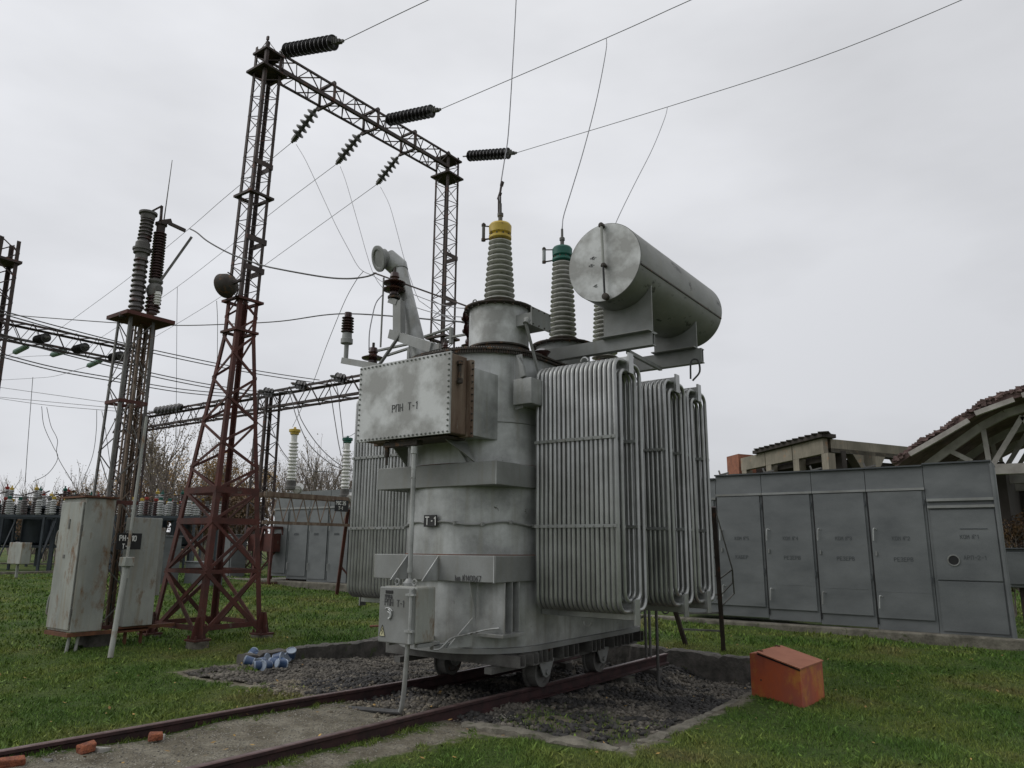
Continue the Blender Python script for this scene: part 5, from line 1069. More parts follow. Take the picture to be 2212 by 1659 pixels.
for (x0, y0, x1, y1, d0, d1, l) in ((-40, 1208, 200, 1207, 40, 40, 'pale concrete kerb strip at the left edge under the breakers'), (-40, 1236, 190, 1234, 27, 30, 'nearer pale concrete kerb strip in the grass at the left edge')):
    mb = MB(); p, q = PD(x0, y0, d0), PD(x1, y1, d1); z = .62; mb.bar((p.x, p.y, z), (q.x, q.y, z), .35, .2); tag(mb.build('kerb_strip', CONC, smooth=0), l, 'kerb')
for (x, y, d, w_, h_, l) in ((350, 1190, 24, .9, 1.6, 'pale steel cabinet glimpsed between panel and tower'), (500, 1175, 27, .7, 1.7, 'bluish cabinet seen through the red tower legs'), (440, 1215, 24, 1.2, .8, 'grey bench like box behind the red tower legs')):
    p = PD(x, 1240, d); mb = MB(); mb.box((p.x-w_/2, p.y-.3, .35), (p.x+w_/2, p.y+.3, .4+h_)); mb.box((p.x-w_/2-.03, p.y-.33, .401+h_), (p.x+w_/2+.03, p.y+.33, .44+h_)); mb.box((p.x-w_/2+.08, p.y-.33, .5), (p.x+w_/2-.08, p.y-.301, .33+h_)); tag(mb.build('steel_cabinet', CABM, smooth=0, bevel=.01), l, 'cabinet')
for (x, d, l) in ((580, 25, 'low red steel trestle right of the tower foot'), (545, 27, 'red steel trestle behind the right leg of the tower')):
    p = PD(x, 1280, d); p.z = .45; mb = MB()
    for sx in (-.5, .5):
        for sy in (-.4, .4): mb.bar(p+Vector((sx, sy, 0)), p+Vector((sx*.5, sy*.5, 1.9)), .08)
        mb.bar(p+Vector((sx, -.4, .1)), p+Vector((-sx*.6, .3, 1.5)), .05)
    for z, k_ in ((.08, 1), (1.9, .5)):
        for q0, q1 in (((-.5, -.4), (.5, -.4)), ((.5, -.4), (.5, .4)), ((.5, .4), (-.5, .4)), ((-.5, .4), (-.5, -.4))): mb.bar(p+Vector((q0[0]*k_, q0[1]*k_, z)), p+Vector((q1[0]*k_, q1[1]*k_, z)), .08)
    mb.box((p.x-.2, p.y-.2, p.z+1.1), (p.x+.2, p.y+.2, p.z+1.7)); tag(mb.build('steel_trestle', RED, smooth=0), l, 'trestle')
# ------------------------------------------------------------------ ruined buildings on the right
RB = thing('ruined_building', 'roofless concrete frame ruin with a brick corner above the cabinets', 'building', PD(1780, 1180, 52))
def rz(x, y): return ((2450+x/1.843)/1.6492, (1300+y/1.843)/1.6492)
hz = lambda v: Vector((v.x, v.y, 0)).normalized()
RU1 = hz(ray(840, 1184)); RU2 = hz(ray(4300, 1200)); RC0 = PD(*rz(900, 680), 44)
def onR(x, y, u):   # point on the vertical plane through the near corner along u
    d = ray(*rz(x, y)); n_ = Vector((-u.y, u.x, 0)); return CP+d*((RC0-CP).dot(n_)/d.dot(n_))
def wallbox(p, q, z0, z1, th, nrm):
    p = Vector((p.x, p.y, z0)); q = Vector((q.x, q.y, z0)); return MB().poly([p, q, q+nrm*th, p+nrm*th], (0, 0, z1-z0))
zt0, zt1 = onR(897, 478, RU1).z, onR(345, 603, RU1).z; zb0 = onR(897, 580, RU1).z
xs_ = [onR(x, 600, RU1) for x in (345, 507, 688, 897)]; ztR = zt0
for i in range(3): wallbox(xs_[i]-RU1*.04, xs_[i+1]+RU1*.04, zb0-.0, ztR, .4, RU2).build('parapet_panel', RUINC, RB, smooth=0)
for x in (365, 527, 708, 900):
    p = onR(x, 600, RU1); wallbox(p+RU1*.35, p-RU1*.35, -.5, zb0-.01, .6, RU2).build('pillar', RUINC, RB, smooth=0)
p = onR(345, 600, RU1); q = onR(255, 600, RU1); wallbox(p+RU1*.3, q, -.5, onR(300, 592, RU1).z, 4, RU2).build('brick_corner', BRICK, RB, smooth=0)
e0, e1, e2 = onR(905, 520, RU2), onR(1185, 520, RU2), onR(1470, 520, RU2)
zf0, zf1 = onR(1050, 497, RU2).z, onR(1050, 545, RU2).z
wallbox(e0+RU2*.45, e2, zf0-.75, zf0, .5, RU1).build('lintel_beam', RUINC, RB, smooth=0); wallbox(e0+RU2*.45, e2, zf1-.1, zf0-.80, .8, RU1).build('lintel_beam', CONCD, RB, smooth=0)
for e in (e1, e2):
    w2 = RU2*.55; m_ = wallbox(e-w2, e+w2, -.5, zf1-.12, .9, RU1); m_.poly([e-w2*3+Vector((0, 0, zf1-.13-e.z)), e+w2*3+Vector((0, 0, zf1-.13-e.z)), e+w2+Vector((0, 0, zf1-1.5-e.z)), e-w2+Vector((0, 0, zf1-1.5-e.z))], RU1*.85); m_.build('pillar', RUINC, RB, smooth=0)
far = RU1*16
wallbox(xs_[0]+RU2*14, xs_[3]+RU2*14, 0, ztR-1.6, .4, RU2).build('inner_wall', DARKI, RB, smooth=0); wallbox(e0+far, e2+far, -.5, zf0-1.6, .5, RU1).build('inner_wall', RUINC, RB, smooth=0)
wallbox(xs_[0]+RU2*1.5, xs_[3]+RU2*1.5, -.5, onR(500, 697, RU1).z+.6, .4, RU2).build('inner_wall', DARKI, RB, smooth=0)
rp0 = xs_[3]-RU1*.3; rp1 = xs_[0].lerp(xs_[3], .22)
a_ = Vector((rp0.x, rp0.y, ztR+.03)); b_ = Vector((rp1.x, rp1.y, ztR+.03))
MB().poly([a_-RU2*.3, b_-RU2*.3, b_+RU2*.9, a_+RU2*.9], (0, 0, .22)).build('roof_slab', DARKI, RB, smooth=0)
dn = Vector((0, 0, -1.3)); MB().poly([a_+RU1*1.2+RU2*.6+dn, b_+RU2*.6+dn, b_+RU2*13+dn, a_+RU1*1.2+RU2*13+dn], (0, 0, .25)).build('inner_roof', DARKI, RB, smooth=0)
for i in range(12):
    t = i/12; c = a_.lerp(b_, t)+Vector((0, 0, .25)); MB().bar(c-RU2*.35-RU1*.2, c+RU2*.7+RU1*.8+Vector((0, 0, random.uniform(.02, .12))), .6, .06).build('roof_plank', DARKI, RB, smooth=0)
WH = thing('derelict_hall', 'derelict hall at the right edge with pale bowstring roof trusses and eroded roof', 'building', PD(2200, 1180, 36))
WA = 30.0
def onW(x, y): return PA(*rz(x, y), WA)
def ow(x, y, dy=0):
    p = onW(x, y); return Vector((p.x, p.y+dy, p.z))
edge = [(1380, 655), (1430, 610), (1540, 530), (1660, 470), (1780, 380), (1900, 315), (2000, 260), (2120, 215), (2230, 180), (2380, 135), (2560, 110), (2760, 100)]
mb = MB(); P = [ow(x, y+14) for x, y in edge]
for p, q in zip(P, P[1:]): mb.add([p+Vector((0, -.6, -.1)), q+Vector((0, -.6, -.1)), q+Vector((0, -.6, .12)), p+Vector((0, -.6, .12)), p+Vector((0, 14, -.1)), q+Vector((0, 14, -.1)), q+Vector((0, 14, .12)), p+Vector((0, 14, .12))], [(0, 1, 2, 3), (7, 6, 5, 4), (0, 4, 5, 1), (3, 2, 6, 7), (0, 3, 7, 4), (1, 5, 6, 2)])
mb.build('roof_deck', ROOFM, WH, smooth=0)
mb = MB()
for i in range(800):
    k_ = random.randrange(len(P)-1); p = P[k_].lerp(P[k_+1], random.random())+Vector((0, -.6+random.uniform(-.1, .5), .12+random.uniform(-.05, .08))); s_ = random.uniform(.03, .085); mb.box(p-Vector((s_, s_, s_*.6)), p+Vector((s_, s_, s_*.6)), s_*.4)
mb.build('roof_rubble', ROOFM, WH, smooth=0)
mb = MB(); PP = [ow(x, y+80, .3) for x, y in edge[2:]]
for k_ in range(0, 3):
    mb = MB(); off = Vector((0, k_*4.5, 0))
    ch = [ow(x, y, .3)+off for x, y in ((1560, 660), (1700, 555), (1920, 400), (2080, 315), (2300, 245), (2560, 215), (2760, 215))]
    for p, q in zip(ch, ch[1:]): mb.bar(p, q, .22, .26)
    for (a0, a1) in (((1935, 410), (1975, 640)), ((2195, 330), (2000, 650)), ((2195, 330), (2400, 640)), ((1720, 560), (1860, 630)), ((2560, 230), (2400, 650))): mb.bar(ow(*a0, .3)+off, ow(*a1, .3)+off, .15, .16)
    mb.bar(ow(1300, 705, .3)+off, ow(2800, 655, .3)+off, .3, .34); mb.build('roof_truss', PALEC, WH, smooth=0)
mb = MB()
for k_, (u0_, v0_, u1_, v1_) in enumerate(((1480, 590, 1640, 500), (1640, 500, 1860, 372), (1900, 330, 2150, 240), (2200, 215, 2450, 150))): mb.bar(ow(u0_, v0_+12, -.75), ow(u1_, v1_+12, -.75), .22, .16)
mb.build('edge_plank', PALEC, WH, smooth=0)
mb = MB(); a_ = ow(1950, 700); b_ = ow(2900, 700)
mb.box((a_.x-1.5, WA+13, -.5), (b_.x, WA+13.4, 5.6)); mb.box((a_.x+2.2, WA+.4, -.5), (a_.x+3.0, WA+1.0, 5.3)); mb.box((a_.x-.1, WA+2, -.5), (a_.x+.5, WA+13, 4.9)); mb.box((a_.x+5, WA+.4, -.5), (a_.x+6, WA+1.0, 5.3)); mb.build('shaded_wall', DARKI, WH, smooth=0)  # near-black walls, the hall's inside shade put into their colour
# ------------------------------------------------------------------ orange box, ladder, cans, bricks
OB = thing('fire_sand_box', 'orange red steel sand box with a sloping lid on the grass', 'box', Q(9.7, 2.9, 0))
def obp(): pass
p0, p1, p2 = PZ(1624, 1502, .0), PZ(1734, 1532, .0), PZ(1782, 1508, .0); p3 = p0+p2-p1
def lift(p, x, y):  # height so that the point above p shows at photo row y
    best = min((abs((Vector((p.x, p.y, z))-CP).dot(UP)/(Vector((p.x, p.y, z))-CP).dot(FW)*CF*-1+CH/2-y), z) for z in [i*.005 for i in range(300)]); return best[1]
z0_, z1_, z2_ = lift(p0, 0, 1411), lift(p1, 0, 1446), lift(p2, 0, 1430); zc_ = z0_+.01
def V3(p, z): return Vector((p.x, p.y, z))
zr_ = (z1_+z2_)/2; pf = p0.lerp(p1, .17); pb = p3.lerp(p2, .17); f = -.03
body = [V3(p0, f), V3(p1, f), V3(p1, zr_), V3(pf, z0_+.02), V3(p0, z0_)]
body2 = [V3(p3, f), V3(p2, f), V3(p2, zr_), V3(pb, z0_+.02), V3(p3, z0_)]
mb = MB(); mb.add(body+body2, [(0, 1, 2, 3, 4), (9, 8, 7, 6, 5), (0, 5, 6, 1), (1, 6, 7, 2), (2, 7, 8, 3), (3, 8, 9, 4), (4, 9, 5, 0)]); mb.build('box_body', ORG, OB, smooth=0, bevel=.006)
e1 = (p1-p0).normalized(); e2 = (p3-p0).normalized(); up_ = Vector((0, 0, .006))
mb = MB(); mb.poly([V3(pf, z0_+.024)-e2*.015, V3(p1, zr_+.006)+e1*.015-e2*.015, V3(p2, zr_+.006)+e1*.015+e2*.015, V3(pb, z0_+.024)+e2*.015], (0, 0, .012)); lidd = mb.build('sloping_lid', ORGT, OB, smooth=0)
MB().bar(V3(pf, z0_+.010)-e2*.004, V3(p1, zr_-.008)-e2*.004, .008, .014).build('lid_gap', BLK, OB, smooth=0)
MB().lathe(V3(p0.lerp(p1, .22), z0_*.42)-e2*.002, -e2, [(.012, 0), (.012, .006)], 8).build('bolt', RUST, OB)
mb = MB()
for t in (.12, .85): mb.bar(V3(pf, z0_+.04).lerp(V3(pb, z0_+.04), t)-e1*.03, V3(pf, z0_+.04).lerp(V3(pb, z0_+.04), t)+e1*.04, .03, .012)
mb.build('hinge', RUST, lidd, smooth=0)
LD_ = thing('access_ladder', 'dark steel ladder leaning behind the rear radiator beside the grey cabinets', 'ladder', PZ(1520, 1400, .1))
f0, f1 = PZ(1482, 1395, .05), PZ(1563, 1405, .05); t0, t1 = PA(1400, 1130, 12.2), PA(1530, 1080, 12.2)
for (p, q) in ((f0, t0), (f1, PA(1541, 1095, 12.2))): MB().bar(p, q, .075, .05).build('stile', DSTEEL, LD_, smooth=0)
for i in range(7):
    t = .14+i*.13; MB().bar(f0.lerp(t0, t), f1.lerp(PA(1541, 1095, 12.2), t), .03, .03).build('rung', GSTEEL, LD_, smooth=0)
mb = MB(); hp = [PD(x, y, DEP(f1)-.1*i) for i, (x, y) in enumerate(((1549, 1294), (1583, 1258), (1582, 1230), (1545, 1100)))]; mb.tube(hp[1:], .012, 6); mb.tube([hp[0], hp[1]], .014, 6); mb.tube([PD(1556, 1312, DEP(f1)), PD(1586, 1282, DEP(f1)), hp[2]], .014, 6); mb.tube([hp[2], PD(1548, 1255, DEP(f1))], .014, 6); mb.build('handrail', GSTEEL, LD_)
cansp = [(525, 1441, 0), (538, 1438, 1), (549, 1446, 0), (557, 1436, 1), (568, 1443, 0), (577, 1437, 1), (583, 1452, 0), (590, 1443, 1), (628, 1436, 2), (560, 1452, 1), (603, 1447, 0), (607, 1437, 1), (596, 1454, 1), (616, 1446, 0), (571, 1453, 1)]
def make_can():
    o = thing('paint_can', 'x', 'can'); O0 = Vector((0, 0, 0))
    MB().lathe((0, 0, 0), (0, 0, 1), [(.058, 0), (.062, .01), (.072, .14)], 20).build('can_body', CANW, o, origin=O0)
    MB().lathe((0, 0, .035), (0, 0, 1), [(.0632, -.02), (.0735, .095)], 20).build('label_band', CANB, o, origin=O0)
    MB().lathe((0, 0, .14), (0, 0, 1), [(.07, 0), (.076, .004), (.076, .012), (.068, .014), (.066, .004)], 20).build('rim', CANW, o, origin=O0); return o
can = make_can()
for i, (x, y, k_) in enumerate(cansp):
    o = can if i == 0 else copy_tree(can); p = PZ(x, y, -.06); p.z = zground(p.x, p.y)+(.06, .09, .13)[k_]; o.location = p; o.rotation_euler = (R(random.uniform(70, 110)), R(random.uniform(-30, 30)), R(random.uniform(0, 360))) if k_ < 2 else (R(20), R(25), 0)
    tag(o, ['blue and white can lying in the heap by the left pit kerb', 'blue and white can lying in the heap by the left pit kerb', 'pale open can tilted upright at the right end of the heap'][k_], 'can', 'blue cans heaped by the kerb')
def brick(x, y, L, W_, H_, rot, label, m, z=.03, jit=.018, name='brick', cat='brick'):
    z = .09 if name == 'brick' else .05; p = PZ(x, y+(9 if name == 'brick' else 5), z); p.z = z; mb = MB(); mb.box((-L/2, -W_/2, 0), (L/2, W_/2, H_), jit); mb.v = [tuple(Matrix.Rotation(rot, 3, 'Z') @ Vector(v)+Vector((p.x, p.y, z-.03))) for v in mb.v]
    tag(mb.build(name, m, smooth=0, bevel=.012), label, cat)
BR = mat('broken_brick', (.30, .095, .04), (.15, .05, .03), 14, .9, fine=.25, bump=1.0, bump_scale=50, spots=(.06, .04, .03), spot_scale=14, spot_th=.6)
brick(25, 1640, .20, .10, .07, 1.25, 'orange brick under the far rail at the lower left corner', BR); brick(187, 1608, .13, .09, .07, 1.5, 'broken orange brick against the far rail, second from the left', BR); brick(336, 1580, .12, .08, .055, 1.2, 'orange brick half under the far rail, rightmost of the three', BR)
brick(214, 1617, .15, .09, .06, .3, 'pale stone lying in front of the second brick', STONEL, name='stone', cat='stone'); brick(343, 1590, .10, .07, .05, .6, 'pale stone next to the rightmost brick', STONEL, name='stone', cat='stone'); brick(97, 1643, .11, .07, .05, .4, 'blue grey stone between the rails at the lower left', GSTEEL, name='stone', cat='stone')
# ------------------------------------------------------------------ scattered stones / grass
def stones(name, pts, rmin, rmax, m, label):
    n = len(pts); base = np.array([(1, 0, -.3), (-.5, .87, -.3), (-.5, -.87, -.3), (-.9, .1, .5), (.4, -.8, .55), (.5, .7, .5), (0, 0, 1.0)])
    F_ = np.array([(0, 1, 2), (0, 5, 1), (1, 3, 2), (2, 4, 0), (0, 4, 5), (1, 5, 3), (2, 3, 4), (3, 5, 6), (5, 4, 6), (4, 3, 6)])
    s = rng.uniform(rmin, rmax, (n, 1, 1))*rng.uniform(.6, 1.3, (n, 1, 3)); an = rng.uniform(0, 6.28, n); c, si_ = np.cos(an), np.sin(an)
    v = (base[None]+rng.normal(0, .13, (n, 7, 3)))*s; v[:, :, 2] *= .75
    x = v[:, :, 0]*c[:, None]-v[:, :, 1]*si_[:, None]; y = v[:, :, 0]*si_[:, None]+v[:, :, 1]*c[:, None]
    v = np.stack([x, y, v[:, :, 2]], -1)+np.array(pts)[:, None]
    f = (F_[None]+np.arange(n)[:, None, None]*7).reshape(-1, 3)
    me = bpy.data.meshes.new(name); me.vertices.add(n*7); me.vertices.foreach_set('co', v.reshape(-1)); me.loops.add(f.size); me.polygons.add(len(f))
    me.loops.foreach_set('vertex_index', f.reshape(-1).astype(np.int32)); me.polygons.foreach_set('loop_start', np.arange(0, f.size, 3, dtype=np.int32)); me.update(calc_edges=True); me.validate()
    me.materials.append(m); o = bpy.data.objects.new(name, me); S.collection.objects.link(o); return tag(o, label, 'gravel', kind='stuff')
def pit_pts(n, sel):
    a = rng.uniform(PIT[0], PIT[1]-.1, n); b = rng.uniform(PIT[2]+.1, PIT[3]-.1, n); k = sel(a, b); a, b = a[k], b[k]; z = hpit(-b, a); return np.stack([-b, a, z+.005], -1)
nz_ = lambda a, b: np.sin(a*2.3+1)*np.sin(b*1.9)+.6*np.sin(a*5+b*4)
stones('gravel', pit_pts(26000, lambda a, b: ((nz_(a, b) > -.1) | (b > 8.4)) & ((rng.uniform(0, 1, a.shape) < .35) | (a > 8.2) | (b > 5.1))), .016, .045, STONE, 'loose grey and brown gravel filling the pit under the transformer')
stones('oily_gravel', pit_pts(20000, lambda a, b: (nz_(a, b) < .25) & (b < 8.6) & (b > 3.6) & ((rng.uniform(0, 1, a.shape) < .25) | (a > 7.9) | (b > 5.1))), .018, .05, STONED, 'oil blackened crushed stone round the rails under the transformer')
def path_pts(n):
    a = rng.uniform(2.6, 7.0, n); r0 = railb(a, 0); r1 = railb(a, 1); b = r0-.5+rng.uniform(0, 1, n)*(r1-r0+.45); k = (np.abs(b-r0) > .06)&(np.abs(b-r1) > .06)&~((b < r0)&(rng.uniform(0, 1, n) < .4)); a, b = a[k], b[k]; return np.stack([-b, a, hterr(-b, a)], -1)
def mound_pts(n):
    a = rng.normal(6.75, .28, n); b = rng.uniform(5.5, 8.6, n); k = (np.abs(b-railb(a, 0)) > .08)&(np.abs(b-railb(a, 1)) > .08); a, b = a[k], b[k]; z = np.where(in_pit(-b, a), hpit(-b, a), hterr(-b, a)); return np.stack([-b, a, z], -1)
stones('edge_rubble', mound_pts(2600), .012, .038, STONEB, 'brownish broken stone spilling from the pit edge between the rails')
stones('path_gravel', path_pts(8000), .004, .011, STONEP, 'fine pale gravel strewn between the two rails in the foreground')
def grassm():
    m = bpy.data.materials.new('grass_blade'); m.use_nodes = True; t = m.node_tree; N = t.nodes; L = t.links; bs = N['Principled BSDF']; bs.inputs['Roughness'].default_value = .7; bs.inputs['Specular IOR Level'].default_value = .25
    g = N.new('ShaderNodeNewGeometry'); n = N.new('ShaderNodeTexNoise'); n.inputs['Scale'].default_value = .55; n.inputs['Detail'].default_value = 7; L.new(g.outputs['Position'], n.inputs['Vector'])
    c = N.new('ShaderNodeValToRGB'); ramp(c, [(.28, (.055, .125, .022)), (.44, (.095, .165, .034)), (.56, (.15, .195, .048)), (.66, (.16, .165, .06)), (.74, (.15, .125, .06))]); L.new(n.outputs[0], c.inputs[0])
    r = N.new('ShaderNodeValToRGB'); ramp(r, [(0, (.45, .5, .4)), (.5, (.95, 1, .9)), (.9, (1.5, 1.4, 1.2)), (1, (1.6, 1.45, 1.1))]); L.new(g.outputs['Random Per Island'], r.inputs[0])
    x = N.new('ShaderNodeMix'); x.data_type = 'RGBA'; x.blend_type = 'MULTIPLY'; x.inputs[0].default_value = 1; L.new(c.outputs[0], x.inputs[6]); L.new(r.outputs[0], x.inputs[7]); L.new(x.outputs[2], bs.inputs['Base Color']); return m
GB = grassm()
def blades(name, n, dmin, dmax, hmin, hmax, wd, label, power=1.0, maxmask=.34, spread=.5):
    ang = rng.uniform(-R(37.5), R(37.5), n); d = dmin+(dmax-dmin)*rng.uniform(0, 1, n)**power
    # azimuth around the view direction
    th = YAW+ang*-1; x = -np.sin(th)*d*1.0; y = np.cos(th)*d
    a, b = y, -x
    msk = path_mask(x, y)+.25*np.sin(x*9.1)*np.sin(y*8.3)+.15*np.sin(x*23+y*17)
    pit = in_pit(x, y, -.06) & ~((a < 8.2) & (b < 5.1) & (rng.uniform(0, 1, n) < .42*np.clip((8.2-a)/1.2, 0, 1)))
    cl = (np.sin(x*3.1+np.sin(y*2.2)*2)*np.sin(y*2.7+np.sin(x*1.7)*2)+.5*np.sin(x*7.3+y*5.1))
    k = (msk < maxmask) & ~pit & ~((y > 16.2) & (y < 18.3) & (-x < 9.6)) & (rng.uniform(-1.6, 1.2, n) < cl+.9)
    x, y, cl, d = x[k], y[k], cl[k], d[k]; n = len(x); z = np.where(in_pit(x, y), hpit(x, y), hterr(x, y))
    h = rng.uniform(hmin, hmax, n)*(1+.35*cl); an = rng.uniform(0, 6.28, n); w2 = wd*rng.uniform(.6, 1.5, n)*np.clip(d/9, 1, 2.5); lean = rng.normal(0, spread, (n, 2))*h[:, None]
    dx, dy = np.cos(an)*w2, np.sin(an)*w2
    v = np.stack([np.stack([x-dx, y-dy, z-.005], -1), np.stack([x+dx, y+dy, z-.005], -1), np.stack([x+lean[:, 0], y+lean[:, 1], z+h], -1)], 1)
    f = np.arange(n*3, dtype=np.int32)
    me = bpy.data.meshes.new(name); me.vertices.add(n*3); me.vertices.foreach_set('co', v.reshape(-1)); me.loops.add(n*3); me.polygons.add(n); me.loops.foreach_set('vertex_index', f); me.polygons.foreach_set('loop_start', np.arange(0, n*3, 3, dtype=np.int32)); me.update(calc_edges=True)
    me.materials.append(GB); o = bpy.data.objects.new(name, me); S.collection.objects.link(o); return tag(o, label, 'grass', kind='stuff')
blades('grass', 340000, 5.5, 15, .010, .044, .0042, 'short rough green grass in the foreground around the rails and pit', 1.15)
blades('far_grass', 120000, 15, 34, .02, .07, .008, 'short green grass farther back towards the cabinets and breakers', 1.3)
# broad-leaved weeds
blades('weeds', 13000, 5.8, 14, .01, .04, .016, 'low broad leaved weeds scattered through the lawn', 1.2, spread=1.4)
lv_ = MB()
for i in range(260):
    d = random.uniform(6, 16); th = YAW+R(random.uniform(-37, 37)); x, y = -math.sin(th)*d, math.cos(th)*d
    z = zground(x, y)+random.uniform(.015, .05); s_ = random.uniform(.012, .03); u = Vector((random.uniform(-1, 1), random.uniform(-1, 1), random.uniform(-.4, .4))).normalized(); v = u.cross(Vector((random.uniform(-.4, .4), random.uniform(-.4, .4), 1))).normalized(); c = Vector((x, y, z))
    lv_.add([c-u*s_, c+v*s_*.6, c+u*s_, c-v*s_*.6], [(0, 1, 2, 3)])
me = bpy.data.meshes.new('fallen_leaves'); me.from_pydata(lv_.v, [], lv_.f); me.materials.append(LEAF_Y); o = bpy.data.objects.new('fallen_leaves', me); S.collection.objects.link(o); tag(o, 'small yellow brown leaves fallen on the grass and gravel', 'leaves', kind='stuff')
# ------------------------------------------------------------------ trees and shrubs
def tree_mesh(seed, H, spread, levels, leafm, nleaf, leafs, upright=.6, multi=1):
    rd = random.Random(seed); tb = MB(); cb = MB(); lb = MB(); tips = []
    def grow(p, d, L, r, lev, mbx):
        n = 3; pts = [p]
        for i in range(n):
            d = (d+Vector((rd.uniform(-1, 1), rd.uniform(-1, 1), rd.uniform(-.2, .9)*upright))*.22).normalized(); pts.append(pts[-1]+d*L/n)
        mbx.tube(pts, [r*(1-.45*i/n) for i in range(n+1)], 5 if lev < 2 else 3, cap=False)
        if lev >= levels:
            tips.extend(pts[1:]); return
        for i in range(rd.randint(3, 5)):
            t = rd.uniform(.25, 1); k = min(n-1, int(t*n)); q = pts[k].lerp(pts[k+1], t*n-k)
            sd_ = Vector((rd.uniform(-1, 1), rd.uniform(-1, 1), rd.uniform(0, .8))).normalized()
            grow(q, (d*.75+sd_*spread).normalized(), L*rd.uniform(.5, .72), r*.5, lev+1, cb)
        tips.append(pts[-1])
    for m_ in range(multi):
        grow(Vector((rd.uniform(-.3, .3)*(multi > 1), rd.uniform(-.3, .3)*(multi > 1), -.1)), Vector((rd.uniform(-.3, .3)*(multi > 1), rd.uniform(-.3, .3)*(multi > 1), 1)), H*.5, H*.014, 0, tb)
    for i in range(nleaf):
        p = rd.choice(tips)+Vector([rd.gauss(0, .12) for _ in range(3)]); s = rd.uniform(.5, 1.2)*leafs; u = Vector([rd.uniform(-1, 1) for _ in range(3)]).normalized(); v = u.orthogonal().normalized()
        lb.add([p-u*s, p+v*s*.6, p+u*s, p-v*s*.6], [(0, 1, 2, 3)])
    return tb, cb, lb
def make_tree(name, label, cat, *a, group=None):
    t = thing(name, label, cat, group=group); tb, cb, lb = tree_mesh(*a); O0 = Vector((0, 0, 0)); lm = a[4]
    tb.build('trunk', BARK, t, origin=O0); cb.build('branches', BARK, t, origin=O0)
    if a[5]: 
        me = bpy.data.meshes.new('foliage'); me.from_pydata(lb.v, [], lb.f); me.materials.append(lm); o = bpy.data.objects.new('foliage', me); S.collection.objects.link(o); o.parent = t
    return t
T1 = make_tree('autumn_tree', 'x', 'tree', 11, 6.8, .48, 3, LEAF_Y, 4200, .06, 1.1, 4)
T2 = make_tree('autumn_tree', 'x', 'tree', 12, 7.6, .38, 3, LEAF_G, 2400, .05, 1.3, 4)
T3 = make_tree('bare_tree', 'x', 'tree', 13, 7.6, .34, 3, LEAF_G, 700, .05, 1.3, 4)
T4 = make_tree('autumn_shrub', 'x', 'shrub', 14, 3.6, .6, 3, LEAF_B, 2300, .08, .6, 4)
TS = [(T2, 345, 1180, 44, 1.25, 'thinly leaved tree seen between the lattice stand and the tower'), (T1, 395, 1180, 48, 1.2, 'tree with brownish leaves just left of the tower'), (T2, 440, 1180, 50, 1.15, 'thin tree behind the left tower leg'),
      (T1, 480, 1180, 42, .98, 'yellow leaved tree seen through the middle of the tower'), (T1, 532, 1180, 44, .95, 'yellow leaved tree behind the right tower leg'), (T1, 245, 1180, 46, .9, 'yellowing tree behind the left leg of the lattice stand'), (T2, 290, 1180, 48, 1.05, 'tree with sparse leaves behind the lattice stand'),
      (T2, 612, 1180, 50, .95, 'thin tree left of the yellow capped arrester'), (T2, 662, 1180, 48, .95, 'slender tree between the two white arresters'), (T3, 690, 1180, 46, 1.1, 'tall slender tree between the arresters, nearest the green one'), (T2, 725, 1180, 50, 1.0, 'thin tree just left of the green capped arrester'), (T3, 760, 1180, 48, .95, 'thin tree between green arrester and radiators'),
      (T3, 25, 1180, 70, 1.1, 'bare tree at the left edge beyond the breakers'), (T3, 70, 1180, 74, 1.1, 'bare tree second from the left edge'), (T3, 125, 1180, 66, .95, 'bare tree above the second breaker'), (T3, 185, 1180, 64, 1.15, 'bare tree left of the lattice stand'), (T3, 215, 1180, 70, 1.0, 'bare tree touching the left leg of the lattice stand'),
      (T4, 430, 1180, 36, 1.1, 'brown shrub under the tower between breakers'), (T4, 500, 1180, 37, 1.1, 'brown shrub seen low through the tower legs'), (T4, 110, 1200, 50, 1.0, 'rust brown shrub behind the left breaker'), (T4, 200, 1200, 48, 1.0, 'rust brown shrub behind the pale locker'),
      (T4, 2192, 1200, 26, .72, 'reddish brown shrub at the right edge under the hall roof'), (T4, 2185, 1290, 17.5, .45, 'dark weedy shrub below the grey box at the right edge')]
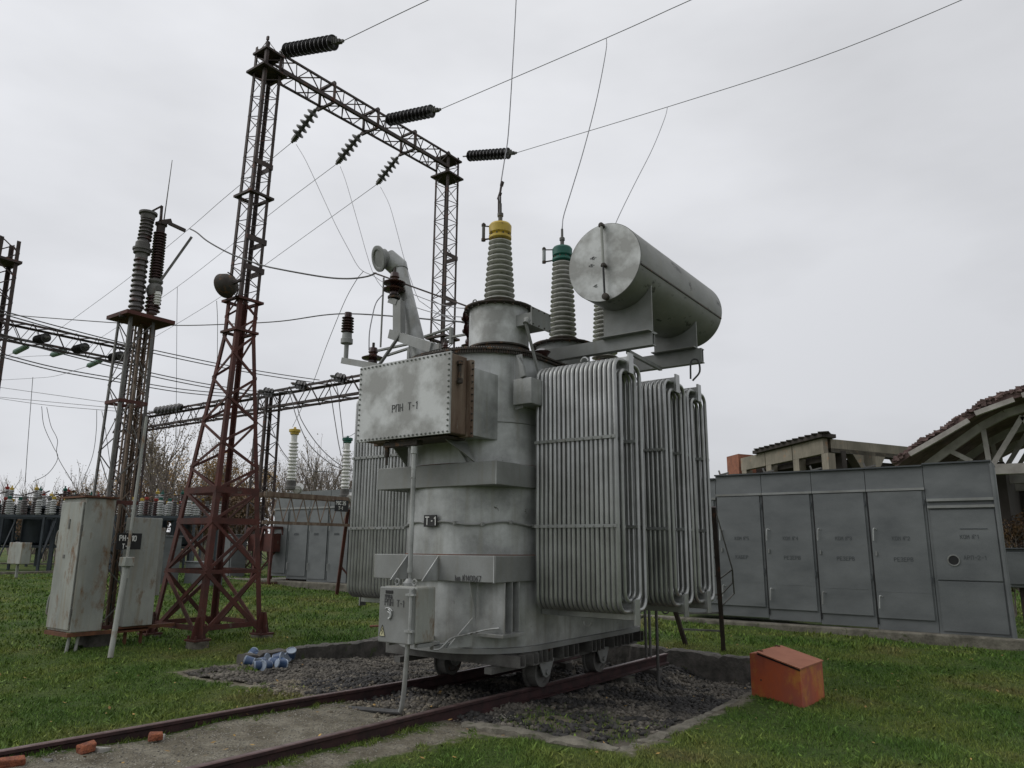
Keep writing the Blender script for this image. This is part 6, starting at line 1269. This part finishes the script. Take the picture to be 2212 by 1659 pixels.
for j_ in range(12): TS.append((T4, -10+j_*50+(j_*37) % 23, 1200, 40+(j_*7) % 9, 1.0+.08*((j_*5) % 4), ('brownish shrub, number %d' % j_)))
_pos = ['at the very left edge behind the first disconnector', 'behind the leftmost breaker tanks', 'behind the post of the pale terminal box', 'between terminal box and pale locker', 'hidden behind the top of the pale locker', 'behind the right side of the pale locker', 'behind the lattice stand, low down', 'behind the relay panel', 'between relay panel and tower', 'behind the left leg of the red tower', 'behind the front leg of the red tower', 'behind the right leg of the red tower']
for j_ in range(12): TS[-12+j_] = TS[-12+j_][:5]+('brown leafed shrub '+_pos[j_],)
used = set()
for i, (t, x, y, d, sc, lab) in enumerate(TS):
    o = t if t.name not in used else copy_tree(t)
    if o is t: used.add(t.name)
    p = PD(x, 1185, d); o.location = (p.x, p.y, float(hterr(np.array(p.x), np.array(p.y)))); o.scale = (sc,)*3; o.rotation_euler = (0, 0, i*1.7); tag(o, lab, 'tree' if t is not T4 else 'shrub', 'trees and shrubs beyond the yard')
# far scrub mass along the horizon
mb = MB()
for i in range(2600):
    x = random.uniform(-60, 2300); d = random.uniform(85, 130); p = PD(x, 1185, d); h = random.uniform(1.0, 4.2)*(1.0 if x < 800 else .8); w_ = random.uniform(.03, .06)
    q = p+Vector((random.uniform(-1, 1), random.uniform(-1, 1), 0)); mb.add([(p.x-w_, p.y, -.5), (p.x+w_, p.y, -.5), (q.x, q.y, h+.5)], [(0, 1, 2)])
    if i % 3 == 0:
        s = random.uniform(.2, .7); c = Vector((q.x, q.y, h*.6)); mb.add([c+Vector((-s, 0, 0)), c+Vector((0, s*.3, -s*.6)), c+Vector((s, 0, 0)), c+Vector((0, 0, s*.7))], [(0, 1, 2, 3)])
me = bpy.data.meshes.new('far_scrub'); me.from_pydata([tuple(v) for v in mb.v], [], mb.f); me.materials.append(LEAF_G); o = bpy.data.objects.new('far_scrub', me); S.collection.objects.link(o); tag(o, 'hazy line of leafless scrub along the horizon', 'scrub', kind='stuff')
